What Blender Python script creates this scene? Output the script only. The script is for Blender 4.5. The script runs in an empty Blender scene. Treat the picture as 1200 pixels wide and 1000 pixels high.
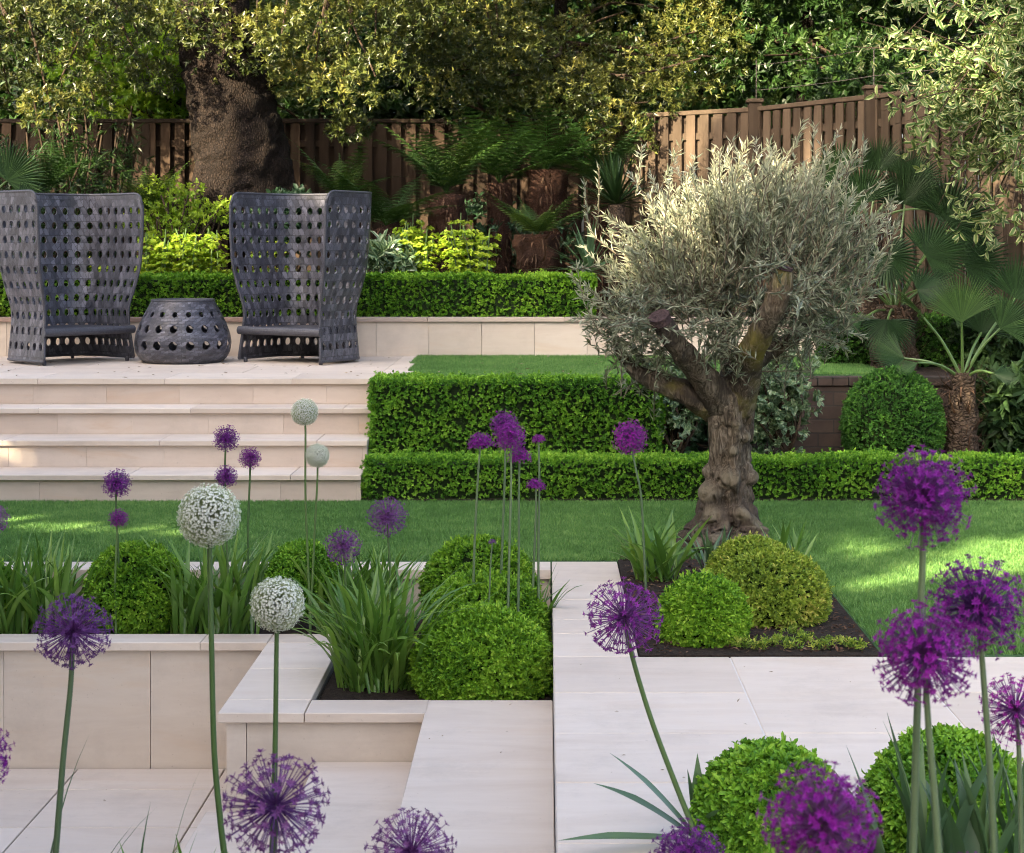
import bpy, math, random
import numpy as np
from math import radians, pi, sin, cos

SC = bpy.context.scene
COL = SC.collection
# ------------------------------------------------------------------ camera
F, E = 2015.0, 1.65                      # focal length in photo pixels, eye height above the lawn
cam_d = bpy.data.cameras.new('camera'); cam = bpy.data.objects.new('camera', cam_d); COL.objects.link(cam)
cam.location = (0, 0, E); cam.rotation_euler = (radians(90), 0, 0)
cam_d.sensor_width = 36; cam_d.lens = 36 * F / 1200
cam_d.shift_x = -40 / 1200; cam_d.shift_y = -210 / 1200
cam_d.clip_start = 0.05; cam_d.clip_end = 500
cam_d.dof.use_dof = True; cam_d.dof.focus_distance = 7.8; cam_d.dof.aperture_fstop = 12.0
SC.camera = cam
# ------------------------------------------------------------------ sky, sun, exposure
SUNV = np.array([-0.56, -0.71, 0.44]); SUNV /= np.linalg.norm(SUNV)
SUN_EL = math.asin(SUNV[2])
world = bpy.data.worlds.new('World'); SC.world = world; world.use_nodes = True
wt = world.node_tree
sky = wt.nodes.new('ShaderNodeTexSky'); sky.sky_type = 'NISHITA'; sky.sun_disc = False
sky.sun_elevation = SUN_EL; sky.sun_rotation = math.atan2(SUNV[0], SUNV[1])
sky.dust_density = 7.0; sky.ozone_density = 0.3; sky.air_density = 0.8
bg = wt.nodes['Background']; wt.links.new(sky.outputs[0], bg.inputs[0]); bg.inputs[1].default_value = 0.15
sun_d = bpy.data.lights.new('sun', 'SUN'); sun = bpy.data.objects.new('sun', sun_d); COL.objects.link(sun)
sun_d.energy = 5.0; sun_d.angle = radians(0.5); sun_d.color = (1.0, 0.83, 0.56)
from mathutils import Vector
sun.rotation_euler = Vector(SUNV).to_track_quat('Z', 'Y').to_euler()
SC.view_settings.view_transform = 'Standard'; SC.view_settings.look = 'None'
SC.view_settings.gamma = 1.0; SC.view_settings.use_curve_mapping = False
SC.view_settings.exposure = 2.38
SC.cycles.adaptive_threshold = 0.03; SC.cycles.max_bounces = 6; SC.cycles.diffuse_bounces = 3; SC.cycles.glossy_bounces = 2
SC.cycles.transmission_bounces = 4; SC.cycles.transparent_max_bounces = 4
SC.cycles.filter_width = 1.0; SC.cycles.use_denoising = True; SC.cycles.sample_clamp_indirect = 6
SC.cycles.caustics_reflective = False; SC.cycles.caustics_refractive = False

rng = np.random.default_rng(11)
random.seed(5)
U = rng.uniform

def at(px, py, D):
    return np.array([(px - 640) * D / F, D, E - (py - 290) * D / F])

def nrm(a):
    return a / np.maximum(np.linalg.norm(a, axis=-1, keepdims=True), 1e-9)

def hash3(i, j, k, s=0):
    n = (i * 374761393 + j * 668265263 + k * 2147483647 + s * 974711) & 0x7fffffff
    n = ((n ^ (n >> 13)) * 1274126177) & 0x7fffffff
    return ((n ^ (n >> 16)) & 0xffff) / 65535.0

def vnoise(P, scale, s=0):
    """value noise in -1..1 at points P (n,3)"""
    Q = np.asarray(P) * scale + 100.0
    I = np.floor(Q).astype(np.int64); f = Q - I; f = f * f * (3 - 2 * f)
    r = 0
    for a in (0, 1):
        for b in (0, 1):
            for c in (0, 1):
                w = (f[:, 0] if a else 1 - f[:, 0]) * (f[:, 1] if b else 1 - f[:, 1]) * (f[:, 2] if c else 1 - f[:, 2])
                r = r + w * hash3(I[:, 0] + a, I[:, 1] + b, I[:, 2] + c, s)
    return r * 2 - 1

# ------------------------------------------------------------------ object helpers
def tag(o, label=None, cat=None, group=None, kind=None):
    if label: o['label'] = label
    if cat: o['category'] = cat
    if group: o['group'] = group
    if kind: o['kind'] = kind
    return o

import zlib
def thing(name, label, cat, loc=(0, 0, 0), rz=0.0, group=None):
    global rng, U
    rng = np.random.default_rng(zlib.crc32(label.encode())); U = rng.uniform      # each thing has its own random stream
    o = bpy.data.objects.new(name, None); COL.objects.link(o)
    o.empty_display_size = 0.1
    o.location = [float(c) for c in loc]; o.rotation_euler = (0, 0, rz)
    return tag(o, label, cat, group)

def mesh_np(name, V, FS, mat=None, parent=None, attrs=None, smooth=False, uv=None, local=False):
    """V (n,3); FS list of (m,k) int arrays (or list of index tuples)"""
    V = np.array(V, dtype=np.float64).reshape(-1, 3)
    if parent is not None and not local:
        V = V - np.array(parent.location)
    if len(FS) and not isinstance(FS[0], np.ndarray):
        by = {}
        for f in FS: by.setdefault(len(f), []).append(f)
        FS = [np.array(v) for v in by.values()]
    me = bpy.data.meshes.new(name)
    nl = sum(f.size for f in FS); npoly = sum(len(f) for f in FS)
    me.vertices.add(len(V)); me.vertices.foreach_set('co', V.astype(np.float32).ravel())
    me.loops.add(nl); me.loops.foreach_set('vertex_index', np.concatenate([f.ravel() for f in FS]).astype(np.int32))
    st = []; c = 0
    for f in FS:
        st.append(c + np.arange(len(f)) * f.shape[1]); c += f.size
    me.polygons.add(npoly); me.polygons.foreach_set('loop_start', np.concatenate(st).astype(np.int32))
    me.update(calc_edges=True)
    me.polygons.foreach_set('use_smooth', np.full(npoly, bool(smooth)))
    for k, a in (attrs or {}).items():
        at_ = me.attributes.new(k, 'FLOAT', 'POINT'); at_.data.foreach_set('value', np.asarray(a, dtype=np.float32))
    if uv is not None:
        ul = me.uv_layers.new(name='UVMap')
        idx = np.concatenate([f.ravel() for f in FS])
        ul.data.foreach_set('uv', np.asarray(uv, dtype=np.float32)[idx].ravel())
    if mat: me.materials.append(mat)
    o = bpy.data.objects.new(name, me); COL.objects.link(o)
    if parent is not None: o.parent = parent
    return o

class Geo:
    def __init__(s): s.V = []; s.F = []; s.A = []; s.n = 0
    def add(s, V, Fc, a=None):
        V = np.asarray(V, dtype=float).reshape(-1, 3)
        s.V.append(V); s.F += [tuple(int(i) + s.n for i in f) for f in Fc]
        if a is None: a = U()
        s.A.append(np.full(len(V), a) if np.isscalar(a) else np.asarray(a)); s.n += len(V)
    def slab(s, x0, x1, y0, y1, z0, z1, b=0.004, a=None):
        """box with a chamfer round all twelve edges' top ring and verticals"""
        V = []
        for z, i in ((z0, b), (z0 + b, 0), (z1 - b, 0), (z1, b)):
            V += [(x0 + i, y0 + i, z), (x1 - i, y0 + i, z), (x1 - i, y1 - i, z), (x0 + i, y1 - i, z)]
        Fc = [(3, 2, 1, 0), (12, 13, 14, 15)]
        for k in range(3):
            for j in range(4):
                Fc.append((4*k + j, 4*k + (j+1) % 4, 4*k + 4 + (j+1) % 4, 4*k + 4 + j))
        s.add(V, Fc, a)
    def obox(s, p0, p1, w, z0, z1, b=0.003, a=None, off=0.0):
        """oriented box from p0 to p1 in plan, thickness w"""
        p0 = np.array(p0[:2], float); p1 = np.array(p1[:2], float); d = p1 - p0; L = np.linalg.norm(d); d /= L
        n = np.array([-d[1], d[0]])
        V = []
        for z, i in ((z0, b), (z0 + b, 0), (z1 - b, 0), (z1, b)):
            for (l, t) in ((i, -w/2 + i), (L - i, -w/2 + i), (L - i, w/2 - i), (i, w/2 - i)):
                q = p0 + d * l + n * (t + off); V.append((q[0], q[1], z))
        Fc = [(3, 2, 1, 0), (12, 13, 14, 15)]
        for k in range(3):
            for j in range(4):
                Fc.append((4*k + j, 4*k + (j+1) % 4, 4*k + 4 + (j+1) % 4, 4*k + 4 + j))
        s.add(V, Fc, a)
    def tube(s, pts, rads, n=8, cap=True, a=None, rough=0.0):
        V, Fc = tube(pts, rads, n, cap)
        if rough:
            V = V + nrm(V - np.repeat(np.asarray(pts), n, 0)[:len(V)]) * (vnoise(V, 9)[:, None] * rough) if not cap else V
        s.add(V, Fc, a)
    def build(s, name, mat, parent=None, smooth=False, local=False):
        return mesh_np(name, np.concatenate(s.V), s.F, mat, parent, {'v': np.concatenate(s.A)}, smooth, None, local)

def tube(pts, rads, n=8, cap=True):
    pts = np.asarray(pts, float); m = len(pts); rads = np.broadcast_to(np.asarray(rads, float), (m,))
    T = np.gradient(pts, axis=0); T = nrm(T)
    ref = np.array([0, 0, 1.0]) if abs(T[0][2]) < 0.9 else np.array([1.0, 0, 0])
    u = nrm(np.cross(T[0], ref)); V = []
    ang = np.arange(n) * 2 * pi / n
    for i in range(m):
        u = nrm(u - T[i] * np.dot(u, T[i])); w = np.cross(T[i], u)
        V.append(pts[i] + rads[i] * (np.cos(ang)[:, None] * u + np.sin(ang)[:, None] * w))
    V = np.concatenate(V); Fc = []
    for i in range(m - 1):
        for j in range(n):
            Fc.append((i*n + j, i*n + (j+1) % n, (i+1)*n + (j+1) % n, (i+1)*n + j))
    if cap: Fc += [tuple(range(n))[::-1], tuple(range((m-1)*n, m*n))]
    return V, Fc

def smooth_path(pts, k=8):
    """Catmull-Rom through pts"""
    p = np.asarray(pts, float); p = np.vstack([2*p[0] - p[1], p, 2*p[-1] - p[-2]]); out = []
    for i in range(1, len(p) - 2):
        for t in np.linspace(0, 1, k, endpoint=False):
            a, b, c, d = p[i-1], p[i], p[i+1], p[i+2]
            out.append(0.5 * ((2*b) + (-a + c)*t + (2*a - 5*b + 4*c - d)*t*t + (-a + 3*b - 3*c + d)*t**3))
    out.append(p[-2]); return np.array(out)

# ------------------------------------------------------------------ leaf templates: (along, across, normal)
T_DIAMOND = (np.array([(0, 0, 0), (.45, -.5, .10), (1, 0, 0), (.45, .5, .10)]), [np.array([(0, 2, 1), (0, 3, 2)])])
T_LEAF = (np.array([(0, 0, 0), (.28, -.44, .10), (.3, 0, 0), (.28, .44, .10), (.7, -.42, .08), (.72, 0, .0), (.7, .42, .08), (1, 0, -.10)]),
          [np.array([(0, 2, 1), (0, 3, 2), (4, 5, 7), (5, 6, 7)]), np.array([(1, 2, 5, 4), (2, 3, 6, 5)])])
T_BLADE = (np.array([(0, -.5, 0), (0, .5, 0), (.55, -.36, .05), (.55, .36, .05), (1, 0, -.05)]), [np.array([(0, 1, 3, 2)]), np.array([(2, 3, 4)])])

# gaps cut into the added unseen trees to aim sun patches: (point it reaches, radius)
GAPS = [((-3.4 + i * .22, 10.2 - i * .05, 0), .10) for i in range(7)] + [((1.35 + i * .2, 8.3 + i * .085, 0), .09) for i in range(8)] + [((1.6 + i * .2, 9.3 + i * .04, 0), .11) for i in range(8)] + [((1.9 + i * .2, 7.75 + i * .07, 0), .10) for i in range(5)]
GAPS += [((-3.68, 11.6, .25), .09), ((.55, 9.2, 2.05), .34), ((.3, 9.2, 1.75), .28), ((.95, 9.2, 2.3), .2), ((1.25, 9.2, 2.2), .14), ((1.15, 8.9, 1.5), .07)]
GAPS += [((-3.05 + .55 * ((i * .618) % 1) ** .6, 16.6, 1.25 + 1.6 * ((i * .381 + .13) % 1)), .07 + .07 * ((i * .77) % 1)) for i in range(22)]
GAPS += [((-4.0, 18.4, 2.2), .26), ((-3.72, 18.4, 1.75), .22), ((-4.4, 18.4, 2.5), .2), ((-1.85, 18.4, 2.45), .2), ((-5.1, 18.4, 2.3), .2), ((-.9, 18.4, 2.3), .15)]
GAPS += [(c, r * 1.3) for c, r in [((-4.4, 16.0, 3.9), .95), ((-5.2, 15.9, 3.6), .7), ((-4.6, 16.2, 3.6), .75), ((-3.75, 16.0, 3.95), .35), ((-5.4, 16.0, 3.4), .5), ((-1.5, 16.3, 3.6), .75), ((-.3, 16.5, 3.8), .7), ((.7, 17.8, 3.5), .6), ((1.7, 18.0, 3.7), .55), ((-2.2, 16.2, 4.0), .2), ((-.9, 16.4, 3.1), .3), ((.2, 17.6, 3.0), .35), ((2.6, 18.2, 3.9), .4), ((-4.0, 16.0, 4.1), .6), ((-5.0, 16.0, 4.0), .6), ((-2.2, 16.0, 3.6), .22), ((-.6, 16.2, 4.1), .5)]]
GAPS += [((-3.3, 15.6, 1.75), .3), ((-3.05, 15.7, 1.5), .18), ((-1.15, 15.5, 1.6), .2), ((-.75, 15.5, 1.5), .14), ((3.0, 12.5, 3.05), .3), ((2.5, 12.6, 3.2), .2), ((-.1, 15.6, 1.75), .2), ((2.4, 16.2, 2.6), .2), ((-3.0, 13.9, 1.6), .1), ((-1.9, 13.5, 1.7), .12)]
def sun_keep(P):
    k = np.ones(len(P), bool)
    for c, r in GAPS:
        q = P - np.asarray(c, float); al = q @ SUNV
        k &= ~((np.linalg.norm(q - al[:, None] * SUNV, axis=1) < r + .135) & (al > 1.5))
    return k

class Leaves:
    """collects many small template leaves and bakes them into one mesh"""
    def __init__(s): s.V = []; s.F = {}; s.A = []; s.W = []; s.n = 0
    def add(s, tm, P, D, N, L, W, v):
        tv, tf = tm; n = len(P); k = len(tv)
        if n == 0: return
        D = nrm(D); N = nrm(N - D * (N * D).sum(1, keepdims=True)); B = np.cross(D, N)
        L = np.broadcast_to(L, (n,))[:, None, None]; W = np.broadcast_to(W, (n,))[:, None, None]
        V = P[:, None, :] + D[:, None, :] * (tv[None, :, 0:1] * L) + B[:, None, :] * (tv[None, :, 1:2] * W) + N[:, None, :] * (tv[None, :, 2:3] * L)
        s.V.append(V.reshape(-1, 3))
        off = (np.arange(n) * k + s.n)[:, None, None]
        for f in tf: s.F.setdefault(f.shape[1], []).append((f[None] + off).reshape(-1, f.shape[1]))
        s.A.append(np.repeat(np.broadcast_to(v, (n,)), k)); s.W.append(np.tile(np.abs(tv[:, 1]) * 2, n)); s.n += n * k
    def shoots(s, tm, P, A, k, L, W, spread=(.5, 1.2), step=.6, v=None, jit=.25):
        """k leaves spiralling round each shoot axis"""
        n = len(P); A = nrm(A)
        ref = np.where(np.abs(A[:, 2:3]) < .8, np.array([[0, 0, 1.0]]), np.array([[1.0, 0, 0]]))
        u = nrm(np.cross(A, ref)); w = np.cross(A, u); ph0 = U(0, 6.28, n)
        if v is None: v = U(0, 1, n)
        for j in range(k):
            ph = ph0 + j * 2.4; th = U(spread[0], spread[1], n)
            d = A * np.cos(th)[:, None] + (u * np.cos(ph)[:, None] + w * np.sin(ph)[:, None]) * np.sin(th)[:, None]
            d = nrm(d + rng.normal(0, jit * .5, (n, 3))); N = A + rng.normal(0, jit, (n, 3))
            l = L * U(.65, 1.15, n)
            s.add(tm, P + A * (L * step * j / k), d, N, l, W / L * l * U(.85, 1.15, n), np.clip(v + U(-.12, .12, n), 0, 1))
    def strip(s, C, B, W, v, fold=.35):
        """ribbons: C (n,m,3) centre lines, B (n,m,3) across, W (n,m) half widths"""
        n, m, _ = C.shape
        N = nrm(np.cross(np.gradient(C, axis=1), B))
        Lf = C - B * W[..., None] + N * (W[..., None] * fold); Rt = C + B * W[..., None] + N * (W[..., None] * fold)
        V = np.stack([Lf, C, Rt], 2).reshape(-1, 3)
        q = []
        for i in range(m - 1):
            a = i * 3; q += [(a, a+1, a+4, a+3), (a+1, a+2, a+5, a+4)]
        off = (np.arange(n) * m * 3 + s.n)[:, None, None]
        s.F.setdefault(4, []).append((np.array(q)[None] + off).reshape(-1, 4)); s.V.append(V)
        s.A.append(np.repeat(np.broadcast_to(v, (n,)), m * 3)); s.W.append(np.tile([1., 0., 1.], n * m)); s.n += n * m * 3
    def straps(s, base, az, th0, bend, length, width, v, m=9, p=1.6, tw=0.0):
        n = len(base); t = np.linspace(0, 1, m)[None]
        th = th0[:, None] + bend[:, None] * t ** p
        ds = length[:, None] / (m - 1)
        r = np.cumsum(np.sin(th) * ds, 1) - np.sin(th) * ds; z = np.cumsum(np.cos(th) * ds, 1) - np.cos(th) * ds
        ca, sa = np.cos(az)[:, None], np.sin(az)[:, None]
        C = base[:, None, :] + np.stack([r * ca, r * sa, z], 2)
        tt = tw * (U(-1, 1, n)[:, None]) * t
        B0 = np.stack([-sa + 0*t, ca + 0*t, 0*r], 2)
        T = nrm(np.gradient(C, axis=1)); Nn = np.cross(T, B0)
        B = B0 * np.cos(tt)[..., None] + Nn * np.sin(tt)[..., None]
        prof = np.clip(np.minimum(.55 + t * 2.2, (1 - t) * 2.6 + .02), 0, 1)
        s.strip(C, B, width[:, None] * .5 * prof, v)
    def build(s, name, mat, parent=None, smooth=False, local=False):
        FS = [np.concatenate(f) for f in s.F.values()]
        return mesh_np(name, np.concatenate(s.V), FS, mat, parent, {'v': np.concatenate(s.A), 'w': np.concatenate(s.W)}, smooth, None, local)

# ------------------------------------------------------------------ materials
def new_mat(name):
    m = bpy.data.materials.new(name); m.use_nodes = True
    nt = m.node_tree; return m, nt, nt.nodes['Principled BSDF'], nt.nodes['Material Output']

def ramp(nt, fac, stops, interp='LINEAR'):
    r = nt.nodes.new('ShaderNodeValToRGB'); cr = r.color_ramp; cr.interpolation = interp
    while len(cr.elements) < len(stops): cr.elements.new(0.5)
    for e, (p, c) in zip(cr.elements, stops): e.position = p; e.color = (*c, 1)
    if fac is not None: nt.links.new(fac, r.inputs[0])
    return r.outputs[0]

def attr(nt, name):
    a = nt.nodes.new('ShaderNodeAttribute'); a.attribute_name = name; return a.outputs['Fac']

def noise(nt, scale, detail=4, rough=.55, vec=None, dist=0.0):
    n = nt.nodes.new('ShaderNodeTexNoise'); n.inputs['Scale'].default_value = scale
    n.inputs['Detail'].default_value = detail; n.inputs['Roughness'].default_value = rough; n.inputs['Distortion'].default_value = dist
    if vec is not None: nt.links.new(vec, n.inputs['Vector'])
    return n.outputs['Fac']

def coords(nt, scale=(1, 1, 1), kind='Object', rot=(0, 0, 0)):
    t = nt.nodes.new('ShaderNodeTexCoord'); m = nt.nodes.new('ShaderNodeMapping')
    m.inputs['Scale'].default_value = scale; m.inputs['Rotation'].default_value = rot
    nt.links.new(t.outputs[kind], m.inputs[0]); return m.outputs[0]

def mix(nt, fac, a, b, mode='MIX'):
    m = nt.nodes.new('ShaderNodeMix'); m.data_type = 'RGBA'; m.blend_type = mode
    for sock, val in ((m.inputs[0], fac), (m.inputs[6], a), (m.inputs[7], b)):
        if hasattr(val, 'is_linked'): nt.links.new(val, sock)
        elif isinstance(val, (int, float)): sock.default_value = val
        else: sock.default_value = (*val, 1)
    return m.outputs[2]

def bump(nt, bs, h, strength=.3, dist=.01):
    b = nt.nodes.new('ShaderNodeBump'); b.inputs['Strength'].default_value = strength; b.inputs['Distance'].default_value = dist
    nt.links.new(h, b.inputs['Height']); nt.links.new(b.outputs[0], bs.inputs['Normal'])

def math_n(nt, op, a, b=None):
    m = nt.nodes.new('ShaderNodeMath'); m.operation = op
    for i, val in enumerate((a, b)):
        if val is None: continue
        if hasattr(val, 'is_linked'): nt.links.new(val, m.inputs[i])
        else: m.inputs[i].default_value = val
    return m.outputs[0]

def leaf_mat(name, stops, trans=.3, rough=.42, spec=.5, edge=None, tcol=1.3, vary=False):
    m, nt, bs, out = new_mat(name)
    v = attr(nt, 'v'); n = noise(nt, 2.5, 2, vec=coords(nt))
    f = math_n(nt, 'ADD', math_n(nt, 'MULTIPLY', v, .75), math_n(nt, 'MULTIPLY', n, .25))
    c = ramp(nt, f, stops)
    if edge:
        e = ramp(nt, attr(nt, 'w'), [(.35, (0, 0, 0)), (.6, (1, 1, 1))])
        c = mix(nt, e, c, edge)
    if vary:
        oi = nt.nodes.new('ShaderNodeObjectInfo'); c = mix(nt, 1.0, c, ramp(nt, oi.outputs['Random'], [(0, (.72, .9, .85)), (.5, (1, 1, 1)), (1, (1.25, 1.5, 1.05))]), 'MULTIPLY')
    nt.links.new(c, bs.inputs['Base Color']); bs.inputs['Roughness'].default_value = rough
    bs.inputs['Specular IOR Level'].default_value = spec
    if trans > 0:
        t = nt.nodes.new('ShaderNodeBsdfTranslucent')
        nt.links.new(mix(nt, 1.0, c, (tcol * 1.05, tcol, tcol * .5), 'MULTIPLY'), t.inputs[0])
        mx = nt.nodes.new('ShaderNodeMixShader'); mx.inputs[0].default_value = trans
        nt.links.new(bs.outputs[0], mx.inputs[1]); nt.links.new(t.outputs[0], mx.inputs[2]); nt.links.new(mx.outputs[0], out.inputs[0])
    return m

def stone_mat(name, c1, c2, stain=(.55, .36, .2), sc=1.0, stain_amt=.35, rough=.62):
    m, nt, bs, out = new_mat(name)
    v = attr(nt, 'v')
    off = nt.nodes.new('ShaderNodeCombineXYZ'); nt.links.new(math_n(nt, 'MULTIPLY', v, 37.0), off.inputs[1]); nt.links.new(math_n(nt, 'MULTIPLY', v, 11.0), off.inputs[0])
    add = nt.nodes.new('ShaderNodeVectorMath'); nt.links.new(coords(nt, (.55 * sc, 2.6 * sc, 3.2 * sc)), add.inputs[0]); nt.links.new(off.outputs[0], add.inputs[1])
    vec = add.outputs[0]
    n1 = noise(nt, 1.6, 6, .6, vec, .8); n2 = noise(nt, 7, 5, .6, vec, .3); n3 = noise(nt, 160, 3, .7, coords(nt))
    base = mix(nt, v, c1, c2)
    streak = ramp(nt, n1, [(.3, (.91, .885, .865)), (.52, (1, 1, 1)), (.72, (.96, .935, .905))])
    c = mix(nt, 1.0, base, streak, 'MULTIPLY')
    c = mix(nt, .5, c, ramp(nt, n2, [(.3, (.9, .88, .87)), (.7, (1.0, 1.0, 1.0))]), 'MULTIPLY')
    st = ramp(nt, noise(nt, .9, 5, .65, vec, 1.6), [(.56, (0, 0, 0)), (.72, (stain_amt,) * 3)])
    c = mix(nt, st, c, stain)
    dirt = ramp(nt, noise(nt, 2.3, 8, .75, coords(nt)), [(.5, (0, 0, 0)), (.75, (.4,) * 3)])
    c = mix(nt, dirt, c, (.36, .31, .27))
    spk = ramp(nt, noise(nt, 55, 2, .6, coords(nt)), [(.70, (0, 0, 0)), (.76, (.35,) * 3)])
    c = mix(nt, spk, c, (.3, .24, .19))
    nt.links.new(c, bs.inputs['Base Color']); bs.inputs['Roughness'].default_value = rough
    bs.inputs['Specular IOR Level'].default_value = .3
    bump(nt, bs, n3, .12, .003)
    return m

def simple_mat(name, c1, c2, scale=(8, 8, 8), rough=.7, bstr=.4, bdist=.01, spec=.3, detail=6):
    m, nt, bs, out = new_mat(name)
    n = noise(nt, 1, detail, .65, coords(nt, scale), .4)
    c = ramp(nt, n, [(.3, c1), (.7, c2)])
    c = mix(nt, math_n(nt, 'MULTIPLY', attr(nt, 'v'), .35), c, tuple(x * .45 for x in c1))
    nt.links.new(c, bs.inputs['Base Color']); bs.inputs['Roughness'].default_value = rough
    bs.inputs['Specular IOR Level'].default_value = spec
    bump(nt, bs, n, bstr, bdist)
    return m

def bark_mat(name, cols, scale=(14, 14, 3), bstr=.8, bdist=.03, moss=None):
    m, nt, bs, out = new_mat(name)
    vec = coords(nt, scale)
    n = noise(nt, 1, 8, .65, vec, 1.2); n2 = noise(nt, 2.2, 4, .6, coords(nt))
    vo = nt.nodes.new('ShaderNodeTexVoronoi'); vo.feature = 'DISTANCE_TO_EDGE'; nt.links.new(vec, vo.inputs['Vector']); vo.inputs['Scale'].default_value = 1.4
    h = math_n(nt, 'ADD', math_n(nt, 'MULTIPLY', math_n(nt, 'MINIMUM', vo.outputs['Distance'], .25), 1.6), n)
    c = ramp(nt, math_n(nt, 'ADD', math_n(nt, 'MULTIPLY', h, .45), math_n(nt, 'MULTIPLY', n2, .4)), [(.25, cols[0]), (.5, cols[1]), (.75, cols[2])])
    if moss:
        c = mix(nt, ramp(nt, noise(nt, 3.5, 5, .6, coords(nt)), [(.52, (0, 0, 0)), (.66, (.8,) * 3)]), c, moss)
    nt.links.new(c, bs.inputs['Base Color']); bs.inputs['Roughness'].default_value = .85
    bs.inputs['Specular IOR Level'].default_value = .2
    bump(nt, bs, h, bstr, bdist)
    return m

M = {}
M['stone'] = stone_mat('sandstone', (.68, .60, .52), (.585, .505, .43), (.55, .40, .29), stain_amt=.3)
M['stone_step'] = stone_mat('sandstone_riser', (.63, .54, .465), (.56, .47, .40), (.50, .31, .17), stain_amt=.5)
M['stone_wall'] = stone_mat('sandstone_cladding', (.63, .56, .485), (.57, .50, .425), (.55, .36, .2), stain_amt=.28)
M['cope_dark'] = stone_mat('weathered_coping', (.40, .30, .25), (.30, .21, .175), (.25, .16, .12))
M['grout'] = simple_mat('grout', (.32, .28, .25), (.40, .36, .33), (60, 60, 60))
M['pale_grout'] = simple_mat('pale_grout', (.66, .62, .58), (.74, .70, .66), (60, 60, 60))
M['dark_joint'] = simple_mat('open_joint', (.05, .045, .04), (.08, .07, .06), (60, 60, 60))
M['soil'] = simple_mat('soil', (.018, .012, .008), (.06, .04, .028), (45, 45, 45), .95, 1.0, .03)
M['turf'] = simple_mat('turf_backing', (.04, .09, .03), (.06, .14, .05), (90, 90, 90), .9)
M['grass'] = leaf_mat('turf_blade', [(0, (.06, .15, .035)), (.6, (.12, .26, .066)), (1, (.24, .39, .115))], .15, .5, .3)
M['box'] = leaf_mat('box_leaf', [(0, (.014, .055, .006)), (.35, (.055, .17, .014)), (.7, (.18, .38, .03)), (1, (.38, .58, .08))], .15, .5, .22)
M['box_bright'] = leaf_mat('young_box_leaf', [(0, (.014, .052, .005)), (.35, (.06, .17, .011)), (.7, (.18, .36, .024)), (1, (.37, .54, .07))], .15, .5, .22)
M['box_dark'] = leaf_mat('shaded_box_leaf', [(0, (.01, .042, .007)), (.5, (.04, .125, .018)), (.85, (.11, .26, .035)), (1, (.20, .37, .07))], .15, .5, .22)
M['box_gold'] = leaf_mat('golden_box_leaf', [(0, (.03, .065, .01)), (.35, (.11, .19, .022)), (.7, (.26, .36, .045)), (1, (.48, .42, .12))], .15, .5, .22)
M['core'] = simple_mat('inner_twigs', (.004, .011, .002), (.012, .026, .005), (30, 30, 30), .95)  # blackened so the colour adds shade inside the foliage
M['laurel'] = leaf_mat('evergreen_leaf', [(0, (.014, .026, .006)), (.4, (.038, .058, .012)), (.75, (.13, .145, .03)), (1, (.33, .30, .075))], .2, .38, .45)  # dark and gold stops put shade and sun into the leaf colour
M['far_leaf'] = leaf_mat('far_leaf', [(0, (.012, .032, .008)), (.5, (.03, .075, .016)), (1, (.11, .165, .04))], .3, .4, .4)
M['bright_leaf'] = leaf_mat('backlit_leaf', [(0, (.08, .17, .02)), (.5, (.17, .30, .03)), (1, (.32, .42, .05))], .5, .45, .4)  # bright yellow green carries backlight in the leaf colour
M['varieg'] = leaf_mat('variegated_leaf', [(0, (.05, .11, .03)), (.6, (.10, .18, .05)), (1, (.19, .26, .09))], .3, .4, .4, edge=(.36, .38, .2))
M['olive'] = leaf_mat('olive_leaf', [(0, (.04, .06, .035)), (.35, (.16, .195, .135)), (.7, (.36, .385, .285)), (1, (.52, .51, .37))], .18, .4, .5)
M['pitt'] = leaf_mat('grey_green_leaf', [(0, (.04, .09, .045)), (.5, (.08, .15, .075)), (1, (.15, .23, .12))], .2, .35, .5, edge=(.22, .29, .17))
M['fern'] = leaf_mat('fern_leaf', [(0, (.008, .026, .006)), (.5, (.026, .07, .012)), (1, (.15, .22, .04))], .35, .5, .4)
M['palm'] = leaf_mat('palm_leaf', [(0, (.006, .017, .007)), (.5, (.022, .052, .017)), (1, (.08, .15, .042))], .12, .55, .2)  # darkened so the leaf colour carries shade from branches above
M['strap'] = leaf_mat('strap_leaf', [(0, (.05, .125, .022)), (.5, (.11, .23, .04)), (1, (.23, .36, .075))], .3, .35, .5)
M['blue_strap'] = leaf_mat('blue_green_leaf', [(0, (.05, .10, .055)), (.5, (.08, .155, .075)), (1, (.14, .22, .085))], .25, .35, .5)
M['euph'] = leaf_mat('chartreuse_bract', [(0, (.10, .20, .02)), (.5, (.25, .38, .03)), (1, (.45, .52, .06))], .4, .45, .4)
M['euph_dark'] = leaf_mat('blue_green_narrow_leaf', [(0, (.02, .06, .03)), (1, (.06, .12, .05))], .2, .4)
M['stem'] = leaf_mat('flower_stalk', [(0, (.05, .105, .03)), (1, (.11, .18, .05))], 0, .4, .5)
M['stem_blue'] = leaf_mat('grey_flower_stalk', [(0, (.075, .125, .06)), (1, (.12, .175, .085))], 0, .4, .5)
M['petal'] = leaf_mat('violet_petal', [(0, (.10, .012, .145)), (.5, (.235, .022, .30)), (1, (.41, .06, .48))], .3, .5, .3, tcol=1.0, vary=True)
M['petal_mauve'] = leaf_mat('mauve_petal', [(0, (.075, .022, .13)), (.5, (.17, .05, .25)), (1, (.30, .12, .40))], .3, .5, .3, tcol=1.0, vary=True)
M['petal_deep'] = leaf_mat('magenta_petal', [(0, (.12, .006, .15)), (.5, (.27, .012, .32)), (1, (.46, .04, .52))], .3, .5, .3, tcol=1.0, vary=True)
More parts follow.
